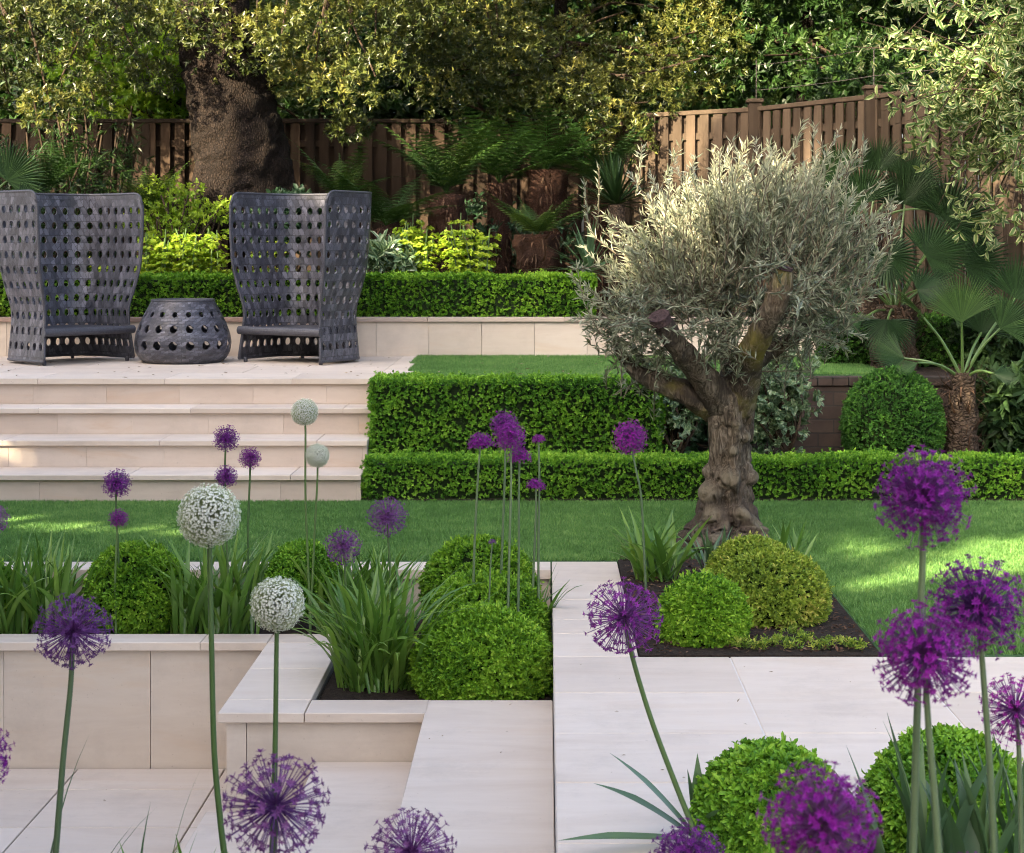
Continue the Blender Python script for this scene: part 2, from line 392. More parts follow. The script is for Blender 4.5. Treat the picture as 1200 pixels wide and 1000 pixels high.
M['petal_white'] = leaf_mat('white_petal', [(0, (.56, .64, .48)), (.3, (.84, .88, .84)), (1, (.90, .92, .92))], .25, .5, .3, tcol=.9)
M['bark'] = bark_mat('dark_bark', [(.004, .003, .0025), (.014, .0095, .0075), (.042, .028, .02)], (34, 34, 15), 1.0, .03)
def olive_bark(name, moss=None, trunk=False):
    m, nt, bs, out = new_mat(name)
    n = noise(nt, 1, 8, .7, coords(nt, (30, 30, 7)), 2.0); n2 = noise(nt, 6, 6, .65, coords(nt)); n3 = noise(nt, 3.2, 4, .6, coords(nt, (1, 1, .7)), 1.0)
    c = ramp(nt, n, [(.32, (.02, .016, .012)), (.48, (.12, .10, .074)), (.66, (.33, .29, .225))])
    c = mix(nt, 1.0, c, ramp(nt, n2, [(.35, (.55, .5, .45)), (.6, (1, 1, 1))]), 'MULTIPLY')
    c = mix(nt, ramp(nt, n3, [(.48, (0, 0, 0)), (.58, (.8,) * 3)]), c, (.045, .038, .032))
    c = mix(nt, ramp(nt, noise(nt, 2.3, 3, .6, coords(nt, (1, 1, 1))), [(.58, (0, 0, 0)), (.74, (.35,) * 3)]), c, (.34, .22, .13))
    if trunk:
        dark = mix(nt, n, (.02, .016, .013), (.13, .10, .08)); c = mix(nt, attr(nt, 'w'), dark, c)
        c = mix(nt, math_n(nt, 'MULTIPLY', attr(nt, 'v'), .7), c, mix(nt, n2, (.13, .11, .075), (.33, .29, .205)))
    if moss: c = mix(nt, ramp(nt, noise(nt, 3.0, 5, .6, coords(nt)), [(.5, (0, 0, 0)), (.66, (.8,) * 3)]), c, moss)
    nt.links.new(c, bs.inputs['Base Color']); bs.inputs['Roughness'].default_value = .85; bs.inputs['Specular IOR Level'].default_value = .2
    bump(nt, bs, math_n(nt, 'ADD', n, n2), 1.0, .025); return m
M['olive_bark'] = olive_bark('olive_bark')
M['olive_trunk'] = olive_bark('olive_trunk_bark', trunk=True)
M['olive_moss'] = olive_bark('mossy_olive_bark', (.19, .17, .028))
M['cut_wood'] = simple_mat('cut_wood', (.03, .018, .02), (.10, .065, .065), (45, 45, 45), .9, .9, .02)
M['twig'] = simple_mat('twig', (.10, .085, .06), (.2, .17, .12), (30, 30, 30), .8)
M['branch'] = simple_mat('dark_branch', (.03, .02, .014), (.08, .055, .035), (20, 20, 20), .9)
M['fern_trunk'] = bark_mat('fern_trunk', [(.008, .004, .003), (.03, .014, .009), (.075, .033, .02)], (55, 55, 24), 1.0, .02)
M['palm_trunk'] = bark_mat('palm_trunk', [(.02, .014, .01), (.07, .05, .035), (.16, .12, .09)], (18, 18, 26), 1.0, .03)
M['fibre'] = leaf_mat('dry_fibre', [(0, (.02, .012, .008)), (1, (.11, .065, .04))], .1, .8, .2)

M['white_stalk'] = leaf_mat('pale_green_stalk', [(0, (.30, .38, .2)), (1, (.5, .56, .36))], .2)
def wood_mat(name, c1, c2, c3):
    m, nt, bs, out = new_mat(name)
    v = attr(nt, 'v')
    n = noise(nt, 1, 6, .6, coords(nt, (22, 22, 1.1)), .6); n2 = noise(nt, 1.6, 4, .6, coords(nt))
    c = ramp(nt, math_n(nt, 'ADD', math_n(nt, 'MULTIPLY', n, .55), math_n(nt, 'MULTIPLY', v, .45)), [(.25, c1), (.5, c2), (.8, c3)])
    c = mix(nt, 1.0, c, ramp(nt, n2, [(.3, (.62, .62, .6)), (.7, (1, 1, 1))]), 'MULTIPLY')
    nt.links.new(c, bs.inputs['Base Color']); bs.inputs['Roughness'].default_value = .8; bs.inputs['Specular IOR Level'].default_value = .2
    bump(nt, bs, n, .35, .006); return m
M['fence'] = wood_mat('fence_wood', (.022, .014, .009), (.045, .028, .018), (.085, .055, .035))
M['fence_light'] = wood_mat('sunlit_fence_wood', (.045, .031, .021), (.08, .057, .039), (.13, .094, .066))  # paler copy of the fence wood, sunlight put into its colour

def wicker_mat():
    m, nt, bs, out = new_mat('woven_band')
    uv = nt.nodes.new('ShaderNodeTexCoord').outputs['UV']
    def brick(scale, rot, w, h, off):
        mp = nt.nodes.new('ShaderNodeMapping'); mp.inputs['Scale'].default_value = (scale,) * 3; mp.inputs['Rotation'].default_value = (0, 0, rot)
        nt.links.new(uv, mp.inputs[0])
        b = nt.nodes.new('ShaderNodeTexBrick'); nt.links.new(mp.outputs[0], b.inputs[0])
        b.inputs['Color1'].default_value = (.0, .0, .0, 1); b.inputs['Color2'].default_value = (1, 1, 1, 1); b.inputs['Mortar'].default_value = (.0, .0, .0, 1)
        b.inputs['Scale'].default_value = 1; b.inputs['Mortar Size'].default_value = .018; b.inputs['Mortar Smooth'].default_value = .4
        b.inputs['Brick Width'].default_value = w; b.inputs['Row Height'].default_value = h; b.offset = off
        return b
    b1 = brick(1, 0, .5, .5, .5); b2 = brick(1, radians(56), .8, .36, .5)
    vals = mix(nt, .5, b1.outputs['Color'], b2.outputs['Color'])
    c = ramp(nt, vals, [(0, (.022, .023, .031)), (.45, (.062, .063, .082)), (1, (.17, .17, .21))])
    mort = math_n(nt, 'MAXIMUM', b1.outputs['Fac'], math_n(nt, 'MULTIPLY', b2.outputs['Fac'], .6))
    c = mix(nt, mort, c, (.03, .03, .038))
    nt.links.new(c, bs.inputs['Base Color']); bs.inputs['Roughness'].default_value = .42; bs.inputs['Specular IOR Level'].default_value = .6
    h = math_n(nt, 'SUBTRACT', math_n(nt, 'MULTIPLY', vals, .6), mort)
    bump(nt, bs, h, .8, .008); return m
M['wicker'] = wicker_mat()
M['rim'] = simple_mat('woven_rim', (.035, .036, .046), (.085, .086, .105), (90, 90, 90), .45, .5, .005, .5)
def brick_mat():
    m, nt, bs, out = new_mat('dark_brick')
    b = nt.nodes.new('ShaderNodeTexBrick'); mp = nt.nodes.new('ShaderNodeMapping'); t = nt.nodes.new('ShaderNodeTexCoord')
    mp.inputs['Rotation'].default_value = (radians(90), 0, 0); nt.links.new(t.outputs['Object'], mp.inputs[0]); nt.links.new(mp.outputs[0], b.inputs[0])
    b.inputs['Color1'].default_value = (.035, .022, .017, 1); b.inputs['Color2'].default_value = (.06, .04, .03, 1); b.inputs['Mortar'].default_value = (.03, .026, .022, 1)
    b.inputs['Scale'].default_value = 1; b.inputs['Brick Width'].default_value = .225; b.inputs['Row Height'].default_value = .1; b.inputs['Mortar Size'].default_value = .006
    c = mix(nt, 1.0, b.outputs['Color'], ramp(nt, noise(nt, 6, 5, .6, coords(nt)), [(.3, (.5, .5, .5)), (.7, (1.1, 1.1, 1.1))]), 'MULTIPLY')
    nt.links.new(c, bs.inputs['Base Color']); bs.inputs['Roughness'].default_value = .9
    bump(nt, bs, math_n(nt, 'SUBTRACT', 1.0, b.outputs['Fac']), .6, .008); return m
M['brick'] = brick_mat()
M['mulch'] = simple_mat('bark_chip', (.05, .028, .018), (.16, .095, .06), (40, 40, 40), .9)
M['wire'] = simple_mat('galvanised_wire', (.10, .085, .07), (.16, .14, .12), (40, 40, 40), .5)
M['petal_fallen'] = simple_mat('fallen_leaf', (.16, .10, .05), (.5, .42, .3), (3, 3, 3), .8)

# ================================================================== SETTING
def sheet(name, x0, x1, y0, y1, z, mat, depth=None, kind='structure'):
    g = Geo(); g.slab(x0, x1, y0, y1, z - (depth or .05), z, .002)
    return tag(g.build(name, mat), kind=kind)

def pave(name, cells, z, thick, joint=.004, grout=None, bottom=None, mat='stone', kind='structure', bev=.0025):
    """stone slabs over a bed of grout"""
    g = Geo()
    for (x0, x1, y0, y1) in cells:
        g.slab(x0 + joint/2, x1 - joint/2, y0 + joint/2, y1 - joint/2, z - thick, z + U(-.0006, .0006), bev)
    o = g.build(name, M[mat]); tag(o, kind=kind)
    xs0 = min(c[0] for c in cells); xs1 = max(c[1] for c in cells); ys0 = min(c[2] for c in cells); ys1 = max(c[3] for c in cells)
    return o, (xs0, xs1, ys0, ys1)

tag(sheet('ground', -60, 60, -40, 90, -.95, M['soil']), kind='structure')
# lawn ground: solid block below the turf
sheet('lawn', -9, 9, 9.03, 11.12, 0.0, M['turf'], .9)
sheet('lawn', 1.36, 9, 6.945, 9.026, 0.0, M['turf'], .9)

def turf_blades(name, polys, dens, z, Lr=(.018, .034)):
    lv = Leaves()
    for (x0, x1, y0, y1) in polys:
        n = int((x1 - x0) * (y1 - y0) * dens)
        P = np.stack([U(x0, x1, n), U(y0, y1, n), np.full(n, z)], 1)
        D = np.stack([rng.normal(0, .45, n), rng.normal(0, .45, n), np.ones(n)], 1)
        N = np.stack([rng.normal(0, 1, n), rng.normal(0, 1, n), np.zeros(n)], 1)
        v = np.clip(.5 + .2 * vnoise(P, 1.3) + .2 * vnoise(P, 6, 3) + .3 * vnoise(P, 28, 4) + U(-.5, .5, n), 0, 1)
        lv.add((np.array([(0, -.5, 0), (0, .5, 0), (1, 0, 0)]), [np.array([(0, 1, 2)])]), P, D, N, U(*Lr, n), U(.004, .008, n), v)
    return tag(lv.build(name, M['grass']), kind='stuff')
turf_blades('lawn_grass', [(-3.6, 4.2, 9.05, 11.1), (1.37, 3.4, 6.96, 9.05)], 26000, 0.0)

# stone platform on the right, with its walkway between the two beds
cells = []
xs = [.027, .74, 1.44, 2.14, 2.84, 3.54]
for i in range(5):
    rows = [6.93, 6.37, 5.84, 5.30, 4.76, 4.2, 3.6, 3.0] if i % 2 == 0 else [6.93, 5.84, 5.35, 4.3, 3.8, 3.0]
    for a, b in zip(rows[1:], rows[:-1]): cells.append((xs[i], xs[i+1], a, b))
rows = [6.93, 7.35, 7.62, 8.05, 8.5, 9.03]
for a, b in zip(rows[:-1], rows[1:]): cells.append((.027, .375, a, b))
pave('platform_paving', cells, 0.0, .05, joint=.006)
sheet('platform_base', .0295, 6, 1.0, 6.925, -.003, M['pale_grout'], .9)
sheet('platform_base', .0295, .37, 6.926, 9.02, -.003, M['pale_grout'], .9)

# stairs climbing to the right: a thing with its treads
st = thing('garden_stairs', 'pale stone stairs climbing from the sunken patio up to the platform', 'stairs', (-.7, 5.6, -.8))
for (x0, x1, z, j) in ((-.471, .0262, -.2, 2.9), (-.908, -.475, -.4, 2.0), (-1.345, -.912, -.6, 1.8)):
    g = Geo(); ytop = 7.026 if z == -.2 else 6.855
    ys = [ytop, 5.1, 4.3]
    for a, b in zip(ys[1:], ys[:-1]):
        g.slab(x0 - .012, x1, a + .0015, b - .0015, z - .04, z, .003)
    g.slab(x0, x1 - .004, 4.3, ytop - .004, -.93, z - .041, .002, a=.7)
    g.build('tread', M['stone'], st)

# sunken patio
cells = []
xs = [-6.4, -5.7, -5.0, -4.3, -3.6, -2.9, -2.2, -1.51, -1.35]
for i in range(8):
    off = [0, .0][i % 2]
    ys = [8.08, 7.77, 7.26, 6.75, 6.2, 5.7, 5.2, 4.7, 4.3]
    for a, b in zip(ys[1:], ys[:-1]): cells.append((xs[i], xs[i+1], a, b))
pave('sunken_patio', cells, -.8, .04, joint=.007)
sheet('sunken_patio_base', -8, -1.3, 3.0, 8.08, -.845, M['dark_joint'], .08)

# planter walls and their copings
pw = thing('planter_wall', 'cream stone planter wall stepping round the sunken patio with flat coping', 'wall', (-1.3, 7.4, -.8))
g = Geo()
def wall_y(g, xs, y0, y1, z0, z1, j=.003):
    for a, b in zip(xs[:-1], xs[1:]): g.slab(a + j/2, b - j/2, y0, y1, z0, z1, .002)
wall_y(g, [-6.7, -6.01, -5.32, -4.63, -3.94, -3.24, -2.55, -1.86, -1.276], 8.085, 8.125, -.84, -.241)
wall_y(g, [-1.276, -1.195, -.474], 6.86, 6.90, -.84, -.241)
for a, b in ((6.902, 7.5), (7.5, 8.084)): g.slab(-1.276, -1.236, a, b - .003, -.84, -.241, .002)
g.build('wall_face', M['stone_wall'], pw)
g = Geo()
for a, b in zip([-6.6, -5.3, -4.0, -2.7, -1.62], [-5.3, -4.0, -2.7, -1.62, -1.306]): g.slab(a + .0015, b - .0015, 8.05, 8.23, -.24, -.2, .003)
for a, b in ((7.033, 7.55), (7.55, 8.047), (8.05, 8.23)): g.slab(-1.304, -.962, a + .0015, b - .0015, -.24, -.2, .003)
for a, b in ((-1.306, -.962), (-.96, -.474)): g.slab(a + .0015, b - .0015, 6.83, 7.03, -.24, -.2, .003)
g.build('coping', M['stone'], pw)
g = Geo()
g.slab(-6.6, -1.28, 8.126, 8.225, -.9, -.245, .002); g.slab(-1.234, -.97, 6.905, 8.125, -.9, -.245, .002); g.slab(-.968, -.474, 6.905, 7.022, -.9, -.245, .002)
g.build('wall_core', M['grout'], pw)
# strip of stone edging between planter and lawn
cells = [(a, a + .9, 8.8, 9.028) for a in np.arange(-6.3, -.9 + .01, .9)] + [(-.0 - .0, .0252, 8.8, 9.028)]
cells = [c for c in cells if c[1] > c[0] + .02]
pave('lawn_edging', [(a, a + .9, 8.8, 9.028) for a in np.arange(-6.3, -1, .9)] + [(-.0 - .9 + .025 - .0, .0245, 8.8, 9.028)], 0.0, .05)
sheet('lawn_edging_base', -6.3, .022, 8.83, 9.024, -.055, M['stone_wall'], .8)
# planter soil
sheet('planter_soil', -6.3, .024, 8.235, 8.825, -.25, M['soil'], .6)
sheet('planter_soil', -.955, .021, 7.035, 8.232, -.25, M['soil'], .6)
# bed on the right of the walkway and the bed in front of the camera
sheet('bed_soil', .378, 1.356, 6.936, 9.7, .006, M['soil'], .5)
sheet('front_bed_soil', .42, 4.0, 1.2, 4.92, .004, M['soil'], .03)
sheet('front_bed_soil', -3.6, .0, 1.0, 4.25, .0, M['soil'], .9)
# bed behind the low hedge, upper lawn, raised back bed
sheet('hedge_bed_soil', -1.2, 7, 11.13, 12.48, .02, M['soil'], .5)
sheet('upper_lawn', -1.19, .93, 12.08, 14.66, .715, M['turf'], .16)
sheet('upper_lawn', .935, 2.55, 12.63, 14.66, .713, M['turf'], .1)
turf_blades('upper_lawn_grass', [(-.9, 2.5, 12.64, 14.65), (-.985, .93, 12.09, 12.64), (-.985, -.9, 12.64, 12.9), (-1.04, -.9, 12.9, 13.75), (-1.09, -.9, 13.75, 14.65)], 16000, .715)
sheet('upper_soil', 2.56, 9, 12.53, 19.5, .70, M['soil'], .3)
sheet('back_bed_soil', -9, 3.2, 14.8, 24, 1.0, M['soil'], .5)
sheet('back_ground', -30, 30, 24.0, 70, .98, M['soil'], .3)
# brick wall holding the upper lawn
bw = thing('brick_wall', 'low dark brick wall behind the big box ball', 'wall', (2.2, 12.5, 0))
g = Geo(); g.slab(.95, 6.0, 12.49, 12.6, -.2, .64, .003); g.build('wall_face', M['brick'], bw)
g = Geo()
for x in np.arange(.95, 6.0, .113): g.slab(x + .003, x + .11, 12.47, 12.62, .645, .708, .004)
g.build('brick_coping', M['brick'], bw)

# ---- terrace and main steps
terr_cells = []
for r, (a, b) in enumerate(((12.17, 12.72), (12.72, 13.45), (13.45, 14.05), (14.05, 14.66))):
    xx = -9.0 + (.45 if r % 2 else 0)
    while xx < -1.22:
        nx = min(xx + .9, -1.22); 
        if -1.22 - nx < .3: nx = -1.22
        terr_cells.append((xx, nx, a, b)); xx = nx
pave('terrace_paving', terr_cells, .72, .04, joint=.003)
g = Geo(); 
for (a, b) in ((12.05, 12.9), (12.9, 13.75), (13.75, 14.66)): g.slab(-1.217, -.99 - (a - 12.05) * .06, a + .002, b - .002, .68, .722, .003)
tag(g.build('terrace_paving', M['stone']), kind='structure')
sheet('terrace_base', -9, -1.2, 12.21, 14.66, .675, M['grout'], 1.4)
ms = thing('terrace_steps', 'wide cream sandstone steps with overhanging treads up to the terrace', 'steps', (-3.5, 11.6, 0))
fronts = [11.10, 11.47, 11.85, 12.17]
for k, fy in enumerate(fronts):
    z = .18 * (k + 1)
    g = Geo(); off = [0, .12, .25, .4][k]
    x = -9.0 + off
    if k < 3:
        while x < -1.2:
            nx = min(x + 1.05, -1.195); g.slab(x + .0015, nx - .0015, fy, fronts[k+1] + .05, z - .036, z, .004); x = nx
        g.build('tread', M['stone'], ms)
    g = Geo(); x = -9.0 + off * 1.7
    while x < -1.23:
        nx = min(x + .52, -1.23); g.slab(x + .0007, nx - .0007, fy + .032, fy + .06, z - .18, z - .037 if k < 3 else z - .041, .002); x = nx
    g.build('riser', M['stone_step'], ms)
    if k < 3:
        g = Geo(); g.slab(-9, -1.235, fy + .061, fronts[k+1] + .03, z - .2, z - .038, .001); g.build('step_core', M['grout'], ms)
g = Geo()
for k, fy in enumerate(fronts):
    z = .18 * (k + 1); g.slab(-1.229, -1.2, fy + .034, (fronts[k+1] + .031 if k < 3 else 12.24), -.05, z - (.037 if k < 3 else .046), .002, a=.6)
g.build('cheek_wall', M['stone_step'], ms)
# retaining wall at the back of the terrace
rw = thing('retaining_wall', 'low cream stone retaining wall across the back of the terrace', 'wall', (-2, 14.7, .72))
g = Geo(); x = -9.1
while x < 2.4:
    g.slab(x + .002, x + .448, 14.665, 14.70, .70, 1.014, .002); x += .45
g.build('wall_face', M['stone_wall'], rw)
g = Geo(); g.slab(-9, 2.4, 14.701, 14.80, .6, 1.012, .002); g.build('wall_core', M['grout'], rw)
g = Geo(); x = -9.2; xs = []
while x < 2.4:
    nx = x + 1.17
    if nx < -1.3: g.slab(x + .002, nx - .002, 14.64, 14.86, 1.015, 1.05, .003, a=U())
    x = nx
g.build('coping', M['cope_dark'], rw)
g = Geo(); x = -9.2
while x < 2.4:
    nx = x + 1.17
    if nx >= -1.3: g.slab(x + .002, nx - .002, 14.64, 14.86, 1.015, 1.05, .003)
    x = nx
g.build('coping', stone_mat('grey_coping', (.5, .42, .36), (.42, .34, .29)), rw)

# ---- fences
def fence_run(t, pts, top, base, mat, pitch=.155, cap=True, posts=None):
    g = Geo(); p = Geo(); c = Geo()
    for (p0, p1) in zip(pts[:-1], pts[1:]):
        p0 = np.array(p0, float); p1 = np.array(p1, float); L = np.linalg.norm(p1 - p0); d = (p1 - p0) / L
        n = int(L / pitch)
        for i in range(n):
            a = p0 + d * (i * L / n + .008); b = p0 + d * ((i + .70) * L / n)
            zt = top + U(-.006, .006)
            g.obox(a, b, .019, base, zt, .003, off=-.03 if d[0] > 0 else .03)
            a = p0 + d * ((i + .55) * L / n); b = p0 + d * ((i + 1.2) * L / n)
            g.obox(a, b, .019, base, zt - .01, .003, a=U(0, .5), off=.02)
        for zr in (base + .3, top - .25):
            g.obox(p0, p1, .034, zr, zr + .07, .003, a=.3, off=-.004)
        g.obox(p0, p1, .014, base - .02, base + .15, .003, a=.2, off=-.055)
        c.obox(p0, p1, .10, top + .004, top + .05, .006)
    g.build('board_panel', mat, t); c.build('cap_rail', mat, t)
fb = thing('board_fence', 'dark brown vertical board fence behind the tree ferns and big trunk', 'fence', (-3, 18.5, 1))
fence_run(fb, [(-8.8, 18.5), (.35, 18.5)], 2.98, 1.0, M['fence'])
for x in (-7.9, -6.1, -4.3, -.7, .3):
    g = Geo(); g.slab(x - .045, x + .045, 18.455, 18.53, .9, 2.98, .006); g.build('post', M['fence'], fb)
fr = thing('board_fence', 'paler brown board fence angling forward behind the olive tree', 'fence', (2.1, 17.2, .7))
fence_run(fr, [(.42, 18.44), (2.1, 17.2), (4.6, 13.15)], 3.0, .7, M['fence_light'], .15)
d2 = np.array([2.5, -4.05])
posts = [np.array([2.1, 17.18])] + [np.array([2.1, 17.2]) + d2 * t for t in (.36, .72, .98)]
for i, p in enumerate(posts):
    g = Geo(); n = np.array([-.85, -.52]) * .02; q = p + n
    g.slab(q[0] - .065, q[0] + .065, q[1] - .065, q[1] + .065, .6, 3.09, .006)
    g.slab(q[0] - .082, q[0] + .082, q[1] - .082, q[1] + .082, 3.091, 3.13, .008); g.build('post', M['fence_light'], fr)
for i, p in enumerate(posts[:3]):
    g = Geo(); g.tube([(p[0], p[1], 3.1), (p[0], p[1], 3.52)], .006, 6); g.build('wire_post', M['wire'], fr)
for h in (3.22, 3.47):
    pts = [np.array([posts[0][0], posts[0][1], h]), np.array([posts[1][0], posts[1][1], h]), np.array([posts[2][0], posts[2][1], h])]
    full = []
    for a, b in zip(pts[:-1], pts[1:]):
        for t in np.linspace(0, 1, 9): full.append(a + (b - a) * t - np.array([0, 0, .012 * 4 * t * (1 - t)]))
    g = Geo(); g.tube(full, .0035, 5); g.build('wire', M['wire'], fr)

# ================================================================== BOX TOPIARY AND HEDGES
def ball(label, px, py_top, wpx, D, zbase, n, L=.026, mat='box', group='clipped box balls', squash=None, name='box_ball'):
    c = at(px, py_top, D); rx = wpx * D / F / 2; ztop = c[2]
    if squash: rz = squash
    else: rz = rx * .95
    cz = ztop - rz
    t = thing(name, label, 'topiary', (c[0], D, zbase), 0, group)
    # twiggy core, near black to deepen the shade between leaves
    nu, nv = 28, 18; V = []
    for i in range(nv + 1):
        th = pi * i / nv
        for j in range(nu):
            ph = 2 * pi * j / nu; V.append((sin(th) * cos(ph), sin(th) * sin(ph), cos(th)))
    V = np.array(V); W = V * np.array([rx, rx * .88, rz]) * (.84 + .05 * vnoise(V, 3)[:, None]) + np.array([c[0], D, cz])
    W[:, 2] = np.maximum(W[:, 2], zbase - .01)
    Fc = [(i*nu + j, i*nu + (j+1) % nu, (i+1)*nu + (j+1) % nu, (i+1)*nu + j) for i in range(nv) for j in range(nu)]
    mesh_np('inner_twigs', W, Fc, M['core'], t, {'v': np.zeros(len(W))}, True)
    d = nrm(rng.normal(0, 1, (int(n * 1.5), 3)))
    lump = 1 + .035 * vnoise(d, 2.2, int(px)) + .035 * vnoise(d, 7, int(px) + 1) + .03 * vnoise(d, 14, int(px) + 2)
    dep = np.minimum(rng.exponential(.045, len(d)), .18)
    P = d * np.array([rx, rx * .88, rz]) * (lump * (.955 - dep))[:, None] + np.array([c[0], D, cz])
    k = P[:, 2] > zbase + .01; P, d, dep = P[k][:n], d[k][:n], dep[k][:n]
    A = nrm(d * np.array([1 / rx, 1 / rx, 1 / rz])) + rng.normal(0, .32, P.shape) + np.array([0, 0, .25])
    v = np.clip(.62 - dep * 3.5 + .22 * vnoise(P, 9, 5) + U(-.25, .25, len(P)), 0, 1)  # deeper leaves coloured darker, painting shade between the shoots
    lv = Leaves(); lv.shoots(T_LEAF if D < 6 else T_DIAMOND, P, A, 6, L, L * .52, (.35, 1.15), .9, v)
    q = rng.integers(0, len(P), len(P) // 40); lv.shoots(T_LEAF if D < 6 else T_DIAMOND, P[q] + A[q] * .008, A[q], 5, L, L * .5, (.2, .8), 1.4, np.clip(v[q] + .3, 0, 1))
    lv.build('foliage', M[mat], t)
    return t

def hedge(label, boxes, n_per_m2, L, mat, name='box_hedge', group='clipped box hedges', core=True):
    t = thing(name, label, 'hedge', ((boxes[0][0] + boxes[0][1]) / 2, boxes[0][2], boxes[0][4]), 0, group)
    g = Geo(); lv = Leaves()
    for (x0, x1, y0, y1, z0, z1) in boxes:
        i = .035; g.slab(x0 + i, x1 - i, y0 + i, y1 - i, z0, z1 - i, .02, a=0)
        for face in ('front', 'top', 'left', 'right', 'back'):
            if face in ('front', 'back'): area = (x1 - x0) * (z1 - z0)
            elif face == 'top': area = (x1 - x0) * (y1 - y0)
            else: area = (y1 - y0) * (z1 - z0)
            n = int(area * n_per_m2 * (.25 if face == 'back' else 1)); a, b = U(0, 1, n), U(0, 1, n)
            X = x0 + (x1 - x0) * a; Y = y0 + (y1 - y0) * a; Z = z0 + (z1 - z0) * b
            nv = dict(front=(0, -1, 0), back=(0, 1, 0), top=(0, 0, 1), left=(-1, 0, 0), right=(1, 0, 0))[face]
            if face == 'front': P = np.stack([X, np.full(n, y0), Z], 1)
            elif face == 'back': P = np.stack([X, np.full(n, y1), Z], 1)
            elif face == 'top': P = np.stack([X, y0 + (y1 - y0) * b, np.full(n, z1)], 1)
            elif face == 'left': P = np.stack([np.full(n, x0), Y, Z], 1)
            else: P = np.stack([np.full(n, x1), Y, Z], 1)
            nv = np.array(nv, float); dep = np.minimum(rng.exponential(.014, n), .05)
            bulge = .02 * vnoise(P, 3.2, 2) + .020 * vnoise(P, 13, 7) + .014 * vnoise(P, 24, 8)
            P = P + nv * (bulge - dep - .01 + .03 * (U(0, 1, n) < .02))[:, None]
            if face != 'top':   # thinner, gappy foot
                keep = (P[:, 2] - z0) > .05 * U(0, 1.6, n) - .01; 
                if z0 < .5: P = P[keep]; dep = dep[keep]
            A = nv + rng.normal(0, .42, P.shape) + np.array([0, 0, .45])
            v = np.clip(.55 - dep * 9 + .22 * vnoise(P, 7, 5) + .1 * vnoise(P, 1.2, 9) + U(-.25, .25, len(P)) + (.16 if face == 'top' else 0), 0, 1)  # deeper leaves darker, top lighter: shading put into leaf colour
            lv.shoots(T_DIAMOND if L < .03 else T_LEAF, P, A, 6, L, L * .56, (.35, 1.2), .9, v)
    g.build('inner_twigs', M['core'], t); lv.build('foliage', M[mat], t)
    return t

hedge('long low box hedge along the back edge of the lawn', [(-1.17, 4.6, 11.12, 11.47, .0, .275)], 4200, .0195, 'box')
hedge('taller box hedge block beside the terrace steps', [(-1.19, .78, 11.60, 12.07, .0, .75)], 3400, .0215, 'box')
hedge('box hedge on the raised bed behind the two wicker chairs', [(-8.0, .42, 14.84, 15.25, 1.0, 1.40)], 2300, .026, 'box_bright')
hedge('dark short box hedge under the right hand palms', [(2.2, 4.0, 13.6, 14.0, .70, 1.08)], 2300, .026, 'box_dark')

ball('bright green box ball at the planter front corner beside the walkway', 566, 712, 166, 7.36, -.25, 8200, .0215, 'box_bright', squash=.27)
ball('box ball behind the planter corner ball, middle of three', 570, 671, 146, 7.9, -.25, 6000, .0215, 'box_bright', squash=.26)
ball('box ball farthest back of the three by the walkway, next to the lawn', 562, 630, 136, 8.45, -.25, 5200, .0215, 'box_bright', squash=.27)
ball('round green box ball between strap leaf clumps in the planter', 160, 637, 118, 8.5, -.25, 5200, .0215, 'box_bright')
ball('small box ball in the planter behind the white alliums', 357, 637, 84, 8.52, -.25, 3600, .0215, 'box')
ball('box ball cut off by the left edge of the photo', -34, 655, 96, 8.5, -.25, 1700, .030, 'box_bright')
ball('fresh green box ball at the walkway side of the bark mulched bed', 824, 677, 104, 7.2, .0, 4600, .020, 'box_bright', squash=.17)
ball('yellowish gold box ball beside the lawn on bark mulch', 907, 645, 128, 7.6, .0, 4600, .020, 'box_gold', squash=.21)
ball('gold tinged box ball in front of the olive trunk', 882, 632, 104, 8.2, .0, 3000, .020, 'box_gold', squash=.17)
ball('close box ball on the platform edge beside the blue green leaf rosette', 903, 876, 176, 4.72, .0, 4200, .0235, 'box', squash=.22)
ball('close box ball partly hidden behind purple allium stems', 1110, 864, 196, 4.75, .0, 4200, .0235, 'box', squash=.22)
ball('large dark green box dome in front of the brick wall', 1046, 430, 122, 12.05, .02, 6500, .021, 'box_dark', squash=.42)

# ================================================================== STRAP LEAVED PLANTS
def clump(label, px, D, z, n, spread, Lr, lean=(.05, .6), bend=(.3, 1.3), w=(.014, .022), mat='strap', name='strap_leaf_plant', group='strap leaved clumps', azr=(0, 6.283), cat='plant', px_y=None):
    c = at(px, 500, D); loc = np.array([c[0], D, z])
    lv = Leaves(); r = spread * np.sqrt(U(0, 1, n)); a = U(0, 6.283, n)
    base = loc + np.stack([r * np.cos(a), r * np.sin(a) * .6, np.zeros(n)], 1)
    az = U(azr[0], azr[1], n); th0 = U(*lean, n)
    lv.straps(base, az, th0, U(*bend, n), U(*Lr, n), U(*w, n), np.clip(U(0, 1, n), 0, 1), tw=.8)
    o = lv.build(name, M[mat], None, True)
    o.data.transform(__import__('mathutils').Matrix.Translation(-Vector(loc))); o.location = loc
    return tag(o, label, cat, group)
clump('big lush strap leaf clump at the planter coping corner', 442, 7.42, -.25, 170, .17, (.40, .66), (.04, .75), (.4, 1.4), (.016, .027))
clump('strap leaf clump behind the big one, under the mauve alliums', 420, 8.45, -.25, 90, .2, (.36, .52), (.02, .45), (.2, .9), (.02, .032))
clump('strap leaf clump at the far left end of the planter', 35, 8.45, -.25, 120, .26, (.36, .56), (.02, .7), (.2, 1.0), (.02, .032))
clump('strap leaf clump between the two left planter box balls', 250, 8.42, -.25, 120, .22, (.36, .58), (.02, .65), (.2, .9), (.02, .032))
